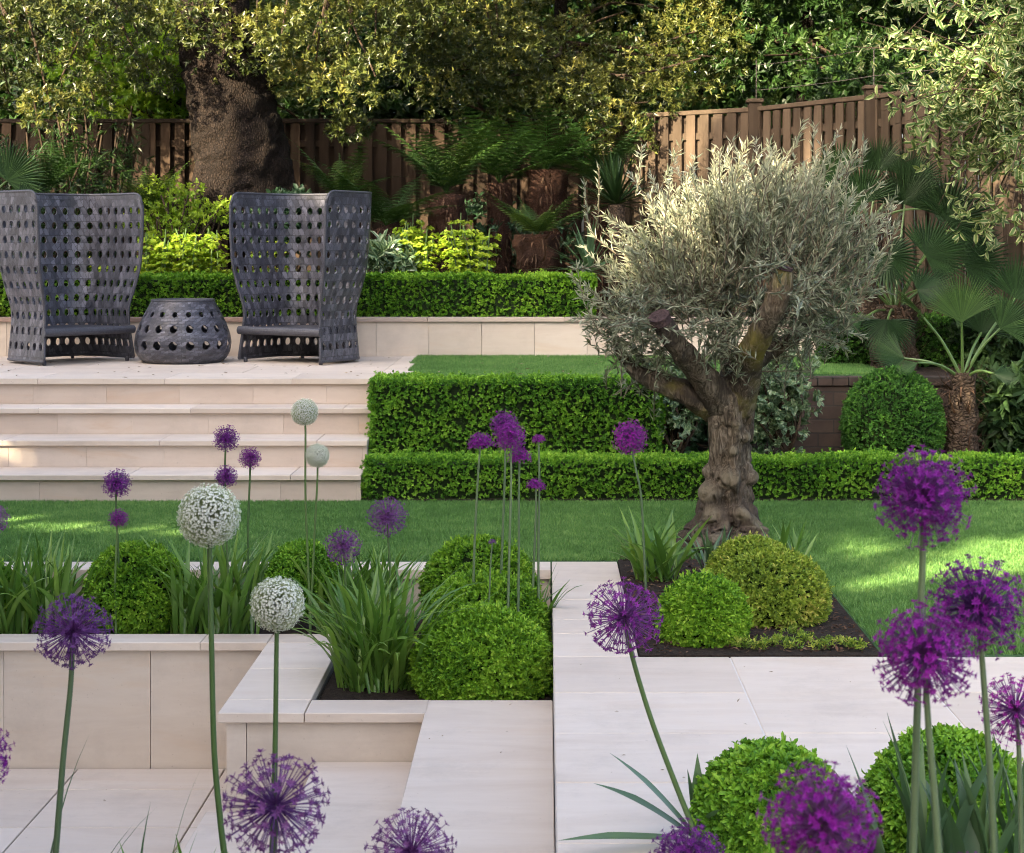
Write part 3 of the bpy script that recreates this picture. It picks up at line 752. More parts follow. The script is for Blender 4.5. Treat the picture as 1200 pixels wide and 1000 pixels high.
clump('few curled strap leaves leaning over the walkway', 622, 7.95, -.25, 9, .04, (.38, .52), (.02, .3), (.4, 1.3), (.018, .026), azr=(-1.2, .8))
clump('arching strap leaf clump left of the olive trunk', 770, 8.5, .0, 46, .12, (.26, .44), (.2, .8), (.3, 1.1), (.022, .032))
clump('small strap leaf tuft right of the olive trunk on the lawn edge', 925, 8.7, .0, 20, .06, (.2, .33), (.1, .6), (.1, .5), (.018, .026))
clump('short strap leaves in front of the olive roots', 830, 8.55, .0, 16, .08, (.2, .33), (.1, .7), (.2, .8), (.018, .026), 'blue_strap')
clump('wide blue green leaves round the purple stems', 1100, 4.15, .0, 20, .15, (.36, .55), (.02, .4), (.05, .6), (.03, .046), 'blue_strap')
clump('wide blue green leaves at the right edge of the photo', 1185, 4.1, .0, 13, .12, (.36, .52), (.02, .35), (.05, .5), (.03, .044), 'blue_strap')
clump('grassy leaf tips rising at the bottom left corner', 205, 3.9, .0, 14, .16, (.26, .335), (.02, .3), (.05, .5), (.012, .02))
clump('thin arching grass blades near the left purple allium', 100, 3.8, .0, 5, .2, (.42, .56), (.1, .5), (.3, .9), (.004, .006), 'blue_strap')
# rosette lying over the platform edge
base = at(818, 985, 4.74); base[2] = .01
lv = Leaves()
def strap_one(lv, az, th0, bend, L, w, v=.5, b=None, tw=.2): lv.straps(np.array([base if b is None else b]), np.array([az]), np.array([th0]), np.array([bend]), np.array([L]), np.array([w]), v, 12, 1.6, tw)
strap_one(lv, pi - .15, .72, .25, .34, .042, .55); strap_one(lv, pi - .05, .95, .35, .33, .044, .4); strap_one(lv, pi + .25, 1.42, .16, .40, .048, .75)
strap_one(lv, pi / 2, .05, .1, .24, .036, .6); strap_one(lv, 2.6, .2, -.1, .20, .036, .35); strap_one(lv, .3, .3, .7, .3, .024, .3); strap_one(lv, -1.4, .8, .5, .3, .024, .45)
o = lv.build('leaf_rosette', M['blue_strap'], None, True); o.data.transform(__import__('mathutils').Matrix.Translation(-Vector(base))); o.location = base
tag(o, 'sparse rosette of narrow blue green leaves lying over the platform edge', 'plant')

# ================================================================== ALLIUMS
def head_mesh(name, n, star, ped=True, dome=-1.0, rj=(.86, 1.0), petals=6, seed=1, dense=False):
    """unit-radius flower head: pedicels and six-petalled stars; returns (petal mesh, pedicel mesh)"""
    i = np.arange(n) + .5; z = 1 - (1 - dome) * i / n; ph = i * 2.39996
    d = np.stack([np.sqrt(np.maximum(0, 1 - z * z)) * np.cos(ph), np.sqrt(np.maximum(0, 1 - z * z)) * np.sin(ph), z], 1)
    d = nrm(d + rng.normal(0, .05, d.shape)); r = U(*rj, n); P = d * r[:, None]
    ref = np.where(np.abs(d[:, 2:3]) < .8, np.array([[0, 0, 1.0]]), np.array([[1.0, 0, 0]]))
    u = nrm(np.cross(d, ref)); w = np.cross(d, u); lv = Leaves(); p0 = U(0, 6.28, n); vv = U(.15, .9, n) if n < 1000 else U(.45, 1, n)
    for k in range(petals):
        a = p0 + k * 2 * pi / petals; e = u * np.cos(a)[:, None] + w * np.sin(a)[:, None]
        D = nrm(e + d * U(.15, .75, n)[:, None]); L = star * U(.8, 1.15, n)
        lv.add(T_DIAMOND, P, D, d, L, L * .36, np.clip(vv + U(-.15, .15, n), 0, 1))
    # small ovary / stamens
    lv.add(T_DIAMOND, P, d, u, np.full(n, star * .55), np.full(n, star * .3), np.clip(vv - .25, 0, 1))
    o = lv.build(name, None); me = o.data; bpy.data.objects.remove(o)
    pv = Leaves()
    ra, rb = np.zeros((n, 3)) + d * .05, P
    for q in range(2):
        B = u if q == 0 else w
        C = np.stack([ra, rb], 1); pv.strip(C, np.stack([B, B], 1), np.full((n, 2), .0085), U(.2, .8, n))
    o = pv.build(name + '_stalks', None); pm = o.data; bpy.data.objects.remove(o)
    return me, pm
HEADS = {}
for key, args in {'open': (210, .115, True, -1., (.78, 1.03)), 'open2': (180, .125, True, -1., (.76, 1.03)), 'dense': (360, .11, True, -.95, (.62, 1.04)), 'dense2': (320, .115, True, -.9, (.6, 1.04)), 'dome': (170, .15, True, -.25, (.6, 1.0)), 'white': (2300, .06, True, -1., (.80, 1.03)), 'bud': (60, .25, True, -.2)}.items():
    HEADS[key] = head_mesh('flower_head', *args)
def with_mat(me, mat):
    k = (me.name, mat)
    if k not in HEADS:
        m = me.copy(); m.materials.clear(); m.materials.append(M[mat]); HEADS[k] = m
    return HEADS[k]

def allium(label, px, py, dpx, D, stem, rootz, kind, mat, group, smat='stem', flat=1.0, stalk='petal_mauve', wid=.0055):
    c = at(px, py, D); r = dpx * D / F / 2
    pts = [c - np.array([0, 0, r * .02])] + [at(x, y, D) for x, y in stem]
    last, prev = pts[-1], pts[-2]
    if last[2] > rootz + .01:
        dd = (last - prev) / max(1e-6, abs(last[2] - prev[2])); h = last[2] - rootz
        pts.append(np.array([last[0] + dd[0] * h * .5, last[1], last[2] - h * .5])); pts.append(np.array([last[0] + dd[0] * h * .8, last[1], rootz - .01]))
    root = pts[-1].copy(); root[2] = rootz
    t = thing('allium', label, 'flower', root, 0, group)
    path = smooth_path(pts[::-1], 7)
    g = Geo(); g.tube(path, np.linspace(wid * 1.25, wid * .8, len(path)), 8, a=U()); s = g.build('stem', M[smat], t, True)
    me, pm = HEADS[kind]
    h = bpy.data.objects.new('flower_head', with_mat(me, mat)); COL.objects.link(h); h.parent = t
    h.location = Vector(c - root); h.scale = (r, r, r * flat); h.rotation_euler = (U(-.18, .18), U(-.18, .18), U(0, 6.28))
    p = bpy.data.objects.new('flower_stalks', with_mat(pm, stalk)); COL.objects.link(p); p.parent = h
    return t
GP, GW, GF = 'purple alliums in the planter', 'white alliums', 'large purple alliums close to the camera'
# far, in the planter
B_ = -.25
allium('purple allium, upper of a stacked pair in front of the steps at left', 137, 567, 35, 8.35, [(136, 590), (139, 660), (140, 742)], B_, 'dense', 'petal', GP)
allium('small purple allium below a larger head on the left', 139, 608, 24, 8.3, [(137, 630), (135, 680), (136, 742)], B_, 'dense2', 'petal', GP)
allium('purple allium, topmost of three above the tall white allium', 265, 514, 32, 8.4, [(264, 535), (262, 600), (262, 680)], B_, 'dense', 'petal', GP)
allium('purple allium just above the tall white allium head', 265, 559, 28, 8.3, [(264, 580), (266, 640), (268, 700)], B_, 'dense2', 'petal', GP)
allium('purple allium right of the stacked trio, before the step risers', 293, 537, 27, 8.4, [(293, 555), (291, 610), (290, 680)], B_, 'dense', 'petal', GP)
allium('mauve allium with open head above the big strap leaf clump', 454, 606, 48, 7.7, [(455, 632), (457, 670), (457, 720)], B_, 'open', 'petal_mauve', GP)
allium('mauve allium lower left of the other mauve one over the strap leaves', 402, 640, 44, 7.7, [(404, 665), (406, 700), (407, 740)], B_, 'open2', 'petal_mauve', GP)
allium('mauve allium cut by the left edge beside the lawn', -9, 609, 40, 8.0, [(-8, 640), (-6, 690)], B_, 'open', 'petal_mauve', GP)
allium('half domed purple allium on the left of the cluster before the tall hedge', 563, 521, 34, 7.8, [(560, 560), (556, 640), (554, 720)], B_, 'dome', 'petal_deep', GP, 'stem_blue', .85)
allium('purple allium at the top of the cluster before the tall hedge', 591, 498, 35, 7.9, [(592, 540), (590, 600), (587, 680)], B_, 'dense', 'petal', GP, 'stem_blue')
allium('bright purple allium in the middle of the cluster before the tall hedge', 598, 513, 39, 7.5, [(599, 560), (597, 640), (595, 720)], B_, 'dense2', 'petal_deep', GP, 'stem_blue')
allium('half domed purple allium lowest in the front of the cluster', 609, 537, 29, 7.6, [(608, 580), (608, 650), (607, 720)], B_, 'dome', 'petal_deep', GP, 'stem_blue', .9)
allium('smallest purple allium on the right of the cluster', 631, 516, 18, 7.9, [(632, 560), (631, 630), (631, 700)], B_, 'dome', 'petal_deep', GP, 'stem_blue', .8)
allium('small flat purple allium below the cluster on the right', 628, 570, 24, 7.9, [(628, 600), (626, 650), (624, 700)], B_, 'dome', 'petal_deep', GP, 'stem_blue', .8)
allium('tiny purple allium bud above the middle box ball', 577, 636, 9, 7.7, [(575, 660), (573, 710)], B_, 'bud', 'petal_mauve', GP, 'stem_blue', .9, wid=.004)
allium('single purple allium with bent stem left of the olive crown', 738, 513, 43, 8.1, [(744, 545), (751, 580), (754, 630), (757, 690)], .0, 'dense', 'petal_deep', GP, 'stem_blue')
# white
allium('small white allium, the taller of two before the steps', 357, 483, 32, 8.3, [(358, 510), (358, 580), (361, 660)], B_, 'white', 'petal_white', GW, 'stem', stalk='white_stalk')
allium('small white allium, the shorter of two before the steps', 372, 534, 28, 8.3, [(372, 560), (370, 600), (366, 680)], B_, 'white', 'petal_white', GW, 'stem', stalk='white_stalk')
allium('large white allium on a tall dark stem over the planter', 245, 604, 73, 4.15, [(246, 660), (248, 760), (251, 880), (258, 960), (263, 1002)], .0, 'white', 'petal_white', GW, 'stem', stalk='white_stalk', wid=.0072)
allium('large white allium, the lower one, above the coping corner', 325, 708, 63, 4.2, [(324, 760), (323, 840), (322, 900)], .0, 'white', 'petal_white', GW, 'stem', stalk='white_stalk', wid=.0065)
# near
allium('large dusky mauve allium in front of the planter wall', 85, 740, 90, 3.9, [(83, 800), (74, 890), (66, 990)], .0, 'open', 'petal_mauve', GF, 'stem_blue', wid=.007)
allium('big open mauve allium low in front of the stair treads', 323, 945, 126, 2.9, [(320, 1000), (319, 1060)], .0, 'open2', 'petal_mauve', GF, 'stem', wid=.0075)
allium('mauve allium rising from the bottom edge under the wide stair tread', 482, 1000, 104, 3.1, [(482, 1060)], .0, 'open', 'petal_mauve', GF, 'stem')
allium('purple allium mostly outside the left edge by the patio', -30, 888, 88, 3.1, [(-28, 950), (-26, 1010)], .0, 'open2', 'petal_deep', GF, 'stem')
allium('violet allium on a leaning stem over the walkway', 731, 724, 92, 4.6, [(741, 770), (762, 840), (790, 915), (814, 975)], .01, 'open', 'petal', GF, 'stem', wid=.0072)
allium('tall magenta allium high on the right in front of the low hedge', 1083, 583, 116, 2.8, [(1081, 660), (1076, 800), (1070, 1000)], .0, 'dense', 'petal_deep', GF, 'stem_blue', wid=.0062)
allium('magenta allium close to the right edge, behind its neighbour', 1146, 712, 118, 2.9, [(1153, 800), (1160, 900), (1165, 1000)], .0, 'dense2', 'petal_deep', GF, 'stem_blue', wid=.0058)
allium('magenta allium in front of the other two on the right', 1083, 768, 122, 2.65, [(1088, 850), (1094, 920), (1100, 1000)], .0, 'dense', 'petal_deep', GF, 'stem_blue', wid=.0058)
allium('smaller open magenta allium at the right edge', 1190, 832, 84, 3.5, [(1194, 880), (1197, 1000)], .0, 'open', 'petal_deep', GF, 'stem_blue')
allium('blurred magenta allium at the bottom in front of a box ball', 962, 968, 144, 2.25, [(962, 1060)], .0, 'dense2', 'petal_deep', GF, 'stem_blue')
allium('violet allium top peeping over the bottom edge beside the rosette', 806, 1010, 92, 3.3, [(806, 1060)], .0, 'dense', 'petal', GF, 'stem')
# bare stalk beside the right group
allium('dark purple allium below the frame with only its crown showing', 1137, 1030, 60, 3.0, [(1137, 1090)], .0, 'dense', 'petal', GF, 'stem')

# ================================================================== WICKER FURNITURE
def woven_shell(Ug, Vg, pos, hole, thick=.012, closed=False, solid=None, ring=16):
    """cells on a (u,v) grid; pos(u,v)->point (vectorised); hole(i,j) -> radius fraction (x,y) or None"""
    V = []; Fc = []; UVs = []; idx = {}
    def vid(u, v):
        key = (round(u, 5), round(v, 5))
        if key not in idx: idx[key] = len(V); V.append((u, v))
        return idx[key]
    for i in range(len(Ug) - 1):
        for j in range(len(Vg) - 1):
            u0, u1, v0, v1 = Ug[i], Ug[i+1], Vg[j], Vg[j+1]; h = hole(i, j)
            fr = np.linspace(0, 1, 5)
            per = [(u0 + (u1-u0)*t, v0) for t in fr[:-1]] + [(u1, v0 + (v1-v0)*t) for t in fr[:-1]] + [(u1 + (u0-u1)*t, v1) for t in fr[:-1]] + [(u0, v1 + (v0-v1)*t) for t in fr[:-1]]
            cu, cv = (u0+u1)/2, (v0+v1)/2; ids = [vid(*p) for p in per]
            if h is None:
                c = vid(cu, cv)
                for k in range(16): Fc.append((ids[k], ids[(k+1) % 16], c))
                continue
            mids, inn = [], []
            for k, p in enumerate(per):
                a = math.atan2((p[1]-cv)/(v1-v0), (p[0]-cu)/(u1-u0)); oct_ = 1.0 / max(abs(cos(a)), abs(sin(a)), (abs(cos(a)) + abs(sin(a))) * .72)
                q = (cu + cos(a) * oct_ * h[0] * (u1-u0), cv + sin(a) * oct_ * h[1] * (v1-v0))
                inn.append(vid(*q)); mids.append(vid((q[0]+p[0])/2, (q[1]+p[1])/2))
            for k in range(16):
                l = (k+1) % 16
                Fc += [(ids[k], ids[l], mids[l], mids[k]), (mids[k], mids[l], inn[l], inn[k])]
    UVp = np.array(V); e = 1e-3
    P = pos(UVp[:, 0], UVp[:, 1]); du = pos(UVp[:, 0] + e, UVp[:, 1]) - P; dv = pos(UVp[:, 0], UVp[:, 1] + e) - P
    N = nrm(np.cross(du, dv))
    pu, pv = Ug[1] - Ug[0], Vg[2] - Vg[1]
    wob = .0015 * np.sin(UVp[:, 0] / pu * 2 * pi * 2) * np.sin(UVp[:, 1] / pv * 2 * pi * 2)
    Po = P + N * (wob + thick / 2)[:, None]; Pi = P + N * (wob - thick / 2)[:, None]; n = len(P)
    tri = {}
    from collections import Counter
    ec = Counter()
    for f in Fc:
        for a, b in zip(f, f[1:] + f[:1]): ec[(a, b)] += 1
    faces = list(Fc) + [tuple(i + n for i in f[::-1]) for f in Fc]
    for (a, b) in ec:
        if (b, a) not in ec: faces.append((b, a, a + n, b + n))
    uv = np.stack([UVp[:, 0] / pu, UVp[:, 1] / pv], 1)
    return np.vstack([Po, Pi]), faces, np.vstack([uv, uv])

def chair_profile(z):
    zz = np.array([0, .1, .22, .34, .46, .6, .8, 1.05, 1.25, 1.45]); ss = np.array([1.0, .975, .945, .92, .925, 1.02, 1.115, 1.15, 1.16, 1.165])
    # smooth sampling
    f = np.linspace(0, 1.45, 120); s = np.interp(f, zz, ss); k = np.ones(11) / 11; s = np.convolve(np.pad(s, 5, 'edge'), k, 'valid')
    return np.interp(z, f, s)
HW, DP, RC = .47, .74, .24
LEN = 2 * (DP - RC) + pi * RC + 2 * (HW - RC)
def chair_plan(u):
    u = np.asarray(u); a = DP - RC; b = a + pi * RC / 2; c = b + 2 * (HW - RC); d = c + pi * RC / 2
    x = np.zeros_like(u, dtype=float); y = np.zeros_like(u, dtype=float)
    m = u < a; x[m] = -HW; y[m] = -DP / 2 + u[m]
    m = (u >= a) & (u < b); t = (u[m] - a) / RC; x[m] = -HW + RC - RC * np.cos(t); y[m] = DP / 2 - RC + RC * np.sin(t)
    m = (u >= b) & (u < c); x[m] = -HW + RC + (u[m] - b); y[m] = DP / 2
    m = (u >= c) & (u < d); t = (u[m] - c) / RC; x[m] = HW - RC + RC * np.sin(t); y[m] = DP / 2 - RC + RC * np.cos(t)
    m = u >= d; x[m] = HW; y[m] = DP / 2 - RC - (u[m] - d)
    return x, y
CH = 1.39
def chair_pos(u, v):
    x, y = chair_plan(u); w = np.minimum(u, LEN - u); r = .10
    drop = np.where(w < r, r - np.sqrt(np.maximum(0, r * r - (r - w) ** 2)), 0) * np.clip((v - (CH - .25)) / .25, 0, 1) ** 2
    z = v - drop; s = chair_profile(z)
    return np.stack([x * s, y * s + (v - .5) * .03, z], 1)

def make_chair(label, loc, rz):
    t = thing('wicker_chair', label, 'armchair', loc, rz, 'high backed wicker chairs on the terrace')
    nc = 22; Ug = np.linspace(0, LEN, nc + 1); Vg = np.concatenate([[.03, .085], .085 + .1225 * np.arange(1, 11), [CH]])
    V, Fc, uv = woven_shell(Ug, Vg, chair_pos, lambda i, j: None if j in (0, 11) else (.24, .255), .014)
    mesh_np('shell', V, Fc, M['wicker'], t, None, False, uv, True)
    # rims
    g = Geo(); z = np.linspace(.03, CH, 40)
    for e in (0.0, LEN):
        g.tube(chair_pos(np.full(40, e), z), .013, 8, a=.4)
    uu = np.linspace(0, LEN, 70); g.tube(chair_pos(uu, np.full(70, CH)), .012, 8, a=.4); g.tube(chair_pos(uu, np.full(70, .03)), .012, 8, a=.4)
    g.build('rim', M['rim'], t, True, True)
    # seat slab with a rolled front edge
    s = chair_profile(.27); g = Geo(); n = 40
    x, y = chair_plan(np.linspace(0, LEN, n)); x = x * s * .985; y = y * s * .985
    top = np.stack([x, y, np.full(n, .285)], 1); bot = np.stack([x, y, np.full(n, .235)], 1)
    g.add(np.vstack([top, bot]), [tuple(range(n)), tuple(range(2*n - 1, n - 1, -1))] + [(i, n + i, n + i + 1, i + 1) for i in range(n - 1)] + [(n - 1, 2*n - 1, n, 0)], .2)
    yf = -DP / 2 * s - .03
    g.slab(-HW * s - .02, HW * s + .02, yf - .0, -DP / 2 * s * .98, .238, .282, .008, a=.2)
    g.tube([(-HW * s - .03, yf, .262), (HW * s + .03, yf, .262)], .034, 14, a=.3)
    g.build('seat', M['rim'], t, False, True)
    for (fx, fy) in ((-.43, -.33), (.43, -.33), (-.3, .34), (.3, .34)):
        g = Geo(); g.tube([(fx, fy, 0), (fx, fy, .04)], .018, 10); g.build('foot', M['rim'], t, True, True)
    return t
CL = at(86, 424, 14.0); CL[2] = .722
for c_ in [make_chair('dark grey wicker chair on the left side, angled toward the woven table', (CL[0] - .065, 14.0, .722), radians(49))]: c_.scale = (.90, .90, .985)
CR = at(352, 424, 14.0)
for c_ in [make_chair('dark grey wicker chair nearer the middle, turned left toward the woven table', (CR[0] * 14.0 / 14.0 + .04, 14.0, .722), radians(-30))]: c_.scale = (.885, .885, .985)
# round woven table
pt = thing('woven_table', 'low round woven table between the two wicker chairs', 'table', (at(214.5, 424, 13.95)[0], 13.95, .722))
PR = np.array([[0, .30], [.03, .345], [.08, .375], [.15, .388], [.22, .378], [.30, .35], [.38, .312], [.45, .272], [.50, .248]])
def pouf_pos(u, v):
    r = np.interp(v, PR[:, 0], PR[:, 1]); return np.stack([r * np.cos(-u), r * np.sin(-u), v], 1)
Ug = np.linspace(0, 2 * pi, 19); Vg = np.array([0.0, .035, .08, .215, .34, .44, .50])
hl = {2: (.25, .26), 3: (.23, .25), 4: (.19, .22)}
V, Fc, uv = woven_shell(Ug, Vg, pouf_pos, lambda i, j: hl.get(j), .012)
uv = uv * np.array([1, 1.0]); uv[:, 0] = uv[:, 0]
pt.scale = (.985, .985, 1.0)
mesh_np('basket', V, Fc, M['wicker'], pt, None, False, uv, True)
g = Geo(); a = np.linspace(0, 2 * pi, 37)[:-1]
g.add([(.25 * cos(t), .25 * sin(t), .502) for t in a] + [(.25 * cos(t), .25 * sin(t), .485) for t in a], [tuple(range(36)), tuple(range(71, 35, -1))] + [(i, 36 + i, 36 + (i+1) % 36, (i+1) % 36) for i in range(36)], .3)
V_, F_ = tube([(.25 * cos(t), .25 * sin(t), .498) for t in np.linspace(0, 2 * pi, 41)], .012, 8, False); g.add(V_, F_, .3)
g.build('table_top', M['rim'], pt, False, True)

# ================================================================== OLIVE TREE
OD = 9.4
ol = thing('olive_tree', 'gnarled old olive tree with silvery crown on the lawn edge', 'tree', (at(852, 645, OD)[0], OD, 0))
def gnarl_tube(pts, rads, n=36, k=10, amp=.12, burls=(), seed=0, rib=.0):
    path = smooth_path(pts, k); rr = np.interp(np.linspace(0, len(pts) - 1, len(path)), np.arange(len(pts)), rads)
    V, Fc = tube(path, rr, n, True); C = np.repeat(path, n, 0); R = np.repeat(rr, n); d = nrm(V - C)
    ang = np.tile(np.arange(n) * 2 * pi / n, len(path)); tt = np.repeat(np.linspace(0, 1, len(path)), n)
    disp = -R * (.16 if n > 60 else .10) * np.clip(1 - np.abs(vnoise(V * np.array([1, 1, .28]), 34, seed + 5)) * 3.2, 0, 1) ** 1.5 + R * amp * (vnoise(V, 9, seed) + .6 * vnoise(V * np.array([1, 1, .5]), 24, seed + 1) + .35 * vnoise(V * np.array([1, 1, .35]), 60, seed + 2)) + R * rib * np.sin(ang * 5 + tt * 7 + 2 * vnoise(C, 3, seed))
    V = V + d * disp[:, None]
    global KNOB
    KNOB = np.zeros(len(V))
    for (b, rad, h) in burls:
        q = np.linalg.norm(V - b, axis=1); KNOB = np.maximum(KNOB, np.exp(-(q / (rad * .95)) ** 4) * (h > 0)); V = V + d * (h * np.exp(-(q / (rad * 1.15)) ** 4))[:, None]
    return V, Fc
def O(px, py, dD=0.0): return at(px, py, OD + dD)
front = -.13
burls = [(O(x, y, dd + .02), r * 1.15, h * .95) for x, y, dd, r, h in ((853, 560, -.145, .045, .065), (831, 577, -.12, .05, .06), (836, 602, -.15, .042, .05), (853, 614, -.2, .035, .05), (868, 602, -.17, .035, .05), (874, 512, -.1, .026, .035),
         (826, 552, -.07, .03, .045), (812, 618, -.12, .05, .06), (880, 612, -.14, .04, .05), (842, 632, -.22, .04, .05), (862, 498, -.13, .024, .03), (858, 528, -.13, .022, .03), (884, 560, -.05, .03, .035), (893, 628, -.16, .045, .06), (866, 632, -.22, .035, .05), (822, 635, -.18, .04, .05), (846, 540, -.13, .025, -.03), (862, 585, -.15, .03, -.03), (848, 590, -.16, .025, -.035))]
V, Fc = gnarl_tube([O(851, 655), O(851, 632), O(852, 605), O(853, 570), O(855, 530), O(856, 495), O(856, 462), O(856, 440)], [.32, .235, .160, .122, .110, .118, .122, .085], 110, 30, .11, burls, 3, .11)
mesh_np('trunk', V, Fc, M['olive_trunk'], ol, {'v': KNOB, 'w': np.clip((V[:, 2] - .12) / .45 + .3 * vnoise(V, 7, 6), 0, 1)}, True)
limbs = [([O(846, 475), O(822, 440, -.15), O(796, 408, -.33), O(775, 378, -.46)], [.10, .075, .06, .052], 'olive_bark'),
         ([O(838, 480), O(808, 464, -.05), O(772, 448, .0), O(742, 432, .08), O(722, 405, .12)], [.075, .07, .055, .04, .025], 'olive_moss'),
         ([O(866, 478), O(876, 440, -.15), O(884, 405, -.33), O(902, 372, -.48), O(913, 342, -.55), O(917, 316, -.56)], [.085, .075, .07, .062, .058, .05], 'olive_moss'),
         ([O(872, 430), O(900, 412, .1), O(935, 392, .2), O(968, 362, .25)], [.06, .05, .035, .02], 'olive_bark'),
         ([O(856, 450), O(852, 400, .2), O(840, 340, .3), O(838, 280, .3)], [.06, .045, .03, .012], 'olive_bark'),
         ([O(884, 405, -.30), O(930, 350, -.1), O(965, 300, .05)], [.035, .025, .01], 'olive_bark'),
         ([O(800, 412, -.30), O(765, 350, -.05), O(745, 300, .0)], [.04, .025, .01], 'olive_bark'),
         ([O(913, 340, -.52), O(900, 290, -.1), O(905, 240, 0)], [.025, .018, .008], 'olive_bark')]
for i, (p, r, m_) in enumerate(limbs):
    V, Fc = gnarl_tube(p, r, 20, 8, .14, (), 20 + i, .05); mesh_np('limb', V, Fc, M[m_], ol, {'v': np.zeros(len(V))}, True)
for (p, q, r) in ((O(775, 378, -.46), O(772, 370, -.48), .057), (O(917, 316, -.56), O(918, 312, -.562), .052)):
    g = Geo(); g.tube([p, q], r, 18); g.build('cut_end', M['cut_wood'], ol)
LIMBS_PX = [np.array([(846, 475), (822, 440), (796, 408), (773, 370)]), np.array([(838, 480), (808, 464), (772, 448), (748, 434)]), np.array([(866, 478), (876, 440), (884, 405), (902, 372), (914, 330)])]
def hides_limb(P, rad=14):
    """True where a sprig would hang in front of the bare limbs or the fork (those were pruned clean)"""
    px, py = 640 + P[0] * F / P[1], 290 + (E - P[2]) * F / P[1]
    if 815 < px < 895 and 425 < py < 520: return True
    if P[1] > OD + .05: return False
    for L_ in LIMBS_PX:
        for a, b in zip(L_[:-1], L_[1:]):
            d = b - a; t = min(1, max(0, ((px - a[0]) * d[0] + (py - a[1]) * d[1]) / (d @ d)))
            if math.hypot(px - a[0] - d[0] * t, py - a[1] - d[1] * t) < rad: return True
    return False
# twigs: start inside the crown and shoot out and up
def crown_scale(d):
    return 1
cc = O(868, 318); lv = Leaves(); g = Geo()
ntw = 800; cnt = 0
SPR = nrm(rng.normal(0, 1, (64, 3)) + np.array([0, -.1, .25])); SPL = U(.78, 1.12, 64); SPG = rng.normal(0, .22, (64, 3))
while cnt < ntw:
    si = rng.integers(0, 64); d = nrm(SPR[si] + rng.normal(0, .13, 3))
    if d[2] < -.75: continue
    ex = np.array([.80, .66, .70]) if d[2] > 0 else np.array([.84, .64, .60])
    rad = U(.3, 1.0) ** .6 * SPL[si]
    tip = cc + d * ex * rad * (1 + .16 * vnoise(np.array([d]), 2.3, 4)[0])
    if d[2] < -.4 and -.12 < d[0] < .4 and d[1] < .2: continue
    if d[2] < -.35 and d[0] > .35 and U() < .6: continue
    if d[1] < -.25 and rad > .55 and ((abs((tip[0] - O(898, 0)[0])) < .10 and O(0, 425)[2] < tip[2] < O(0, 345)[2]) or (abs(tip[0] - O(775, 0)[0]) < .07 and O(0, 420)[2] < tip[2] < O(0, 350)[2])): continue
    L = U(.18, .42)
    gd = nrm(d * np.array([.9, .9, .55]) + np.array([0, 0, .75 if d[2] > -.2 else .15]) + SPG[si] + rng.normal(0, .16, 3)); tip = tip + gd * (.14 * max(0, rng.normal(0, 1)))
    st_ = tip - gd * L; mid = tip - gd * L * .5 + rng.normal(0, .02, 3)
    if (hides_limb(tip) or hides_limb(mid)) and U() < .86: continue
    g.tube([st_, mid, tip], [.004, .003, .0015], 4, False); cnt += 1
    nl = int(L / .0105); s = U(0, 1, nl) ** .8
    P = np.where((s < .5)[:, None], st_ + (mid - st_) * (s * 2)[:, None], mid + (tip - mid) * (s * 2 - 1)[:, None])
    a = U(0, 6.28, nl); ref = np.array([0, 0, 1.0]) if abs(gd[2]) < .8 else np.array([1.0, 0, 0]); u = nrm(np.cross(gd, ref)); w = np.cross(gd, u)
    sp = U(.35, .95, nl); D = gd * np.cos(sp)[:, None] + (u * np.cos(a)[:, None] + w * np.sin(a)[:, None]) * np.sin(sp)[:, None]
    base_v = np.clip(.38 + .28 * (rad - .6) + .35 * max(d[2], 0) * rad - .18 * d[0] + U(-.15, .2), 0, 1)  # leaves painted lighter toward top and left, the sunny side
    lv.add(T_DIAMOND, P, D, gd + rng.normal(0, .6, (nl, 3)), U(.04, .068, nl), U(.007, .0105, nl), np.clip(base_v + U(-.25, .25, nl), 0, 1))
for (px, py, rr_, dd, nn) in ((728, 400, .12, 0, 26), (712, 372, .10, .1, 20), (748, 425, .10, -.05, 22), (775, 400, .10, -.2, 18), (765, 440, .08, .1, 16), (835, 405, .10, -.25, 22), (855, 380, .10, -.3, 22), (862, 420, .07, -.2, 12), (810, 375, .12, -.35, 22), (955, 385, .12, -.1, 24), (985, 350, .12, 0, 22), (930, 400, .10, .1, 18), (900, 415, .08, .15, 14), (745, 350, .14, -.3, 26), (990, 300, .12, .0, 22), (930, 340, .12, -.45, 20), (960, 250, .12, .1, 20), (740, 290, .12, -.1, 22), (912, 314, .07, -.62, 20), (935, 345, .07, -.6, 12), (800, 400, .06, -.5, 7), (860, 425, .06, -.35, 10), (755, 380, .08, -.5, 12)):
    for _ in range(nn):
        tip = O(px, py, dd) + rng.normal(0, rr_ * .6, 3); L = U(.14, .3); gd = nrm(np.array([(px - 860) / 300, -.4, .25]) + rng.normal(0, .5, 3)); st_ = tip - gd * L
        if (hides_limb(tip) or hides_limb((tip + st_) / 2)) and U() < .8: continue
        g.tube([st_, tip], [.003, .0015], 4, False); nl = int(L / .011); q = U(0, 1, nl); P = st_ + (tip - st_) * q[:, None]; D = gd + rng.normal(0, .55, (nl, 3))
        lv.add(T_DIAMOND, P, D, gd + rng.normal(0, .7, (nl, 3)), U(.04, .066, nl), U(.007, .0105, nl), np.clip(.35 + U(-.3, .3, nl), 0, 1))
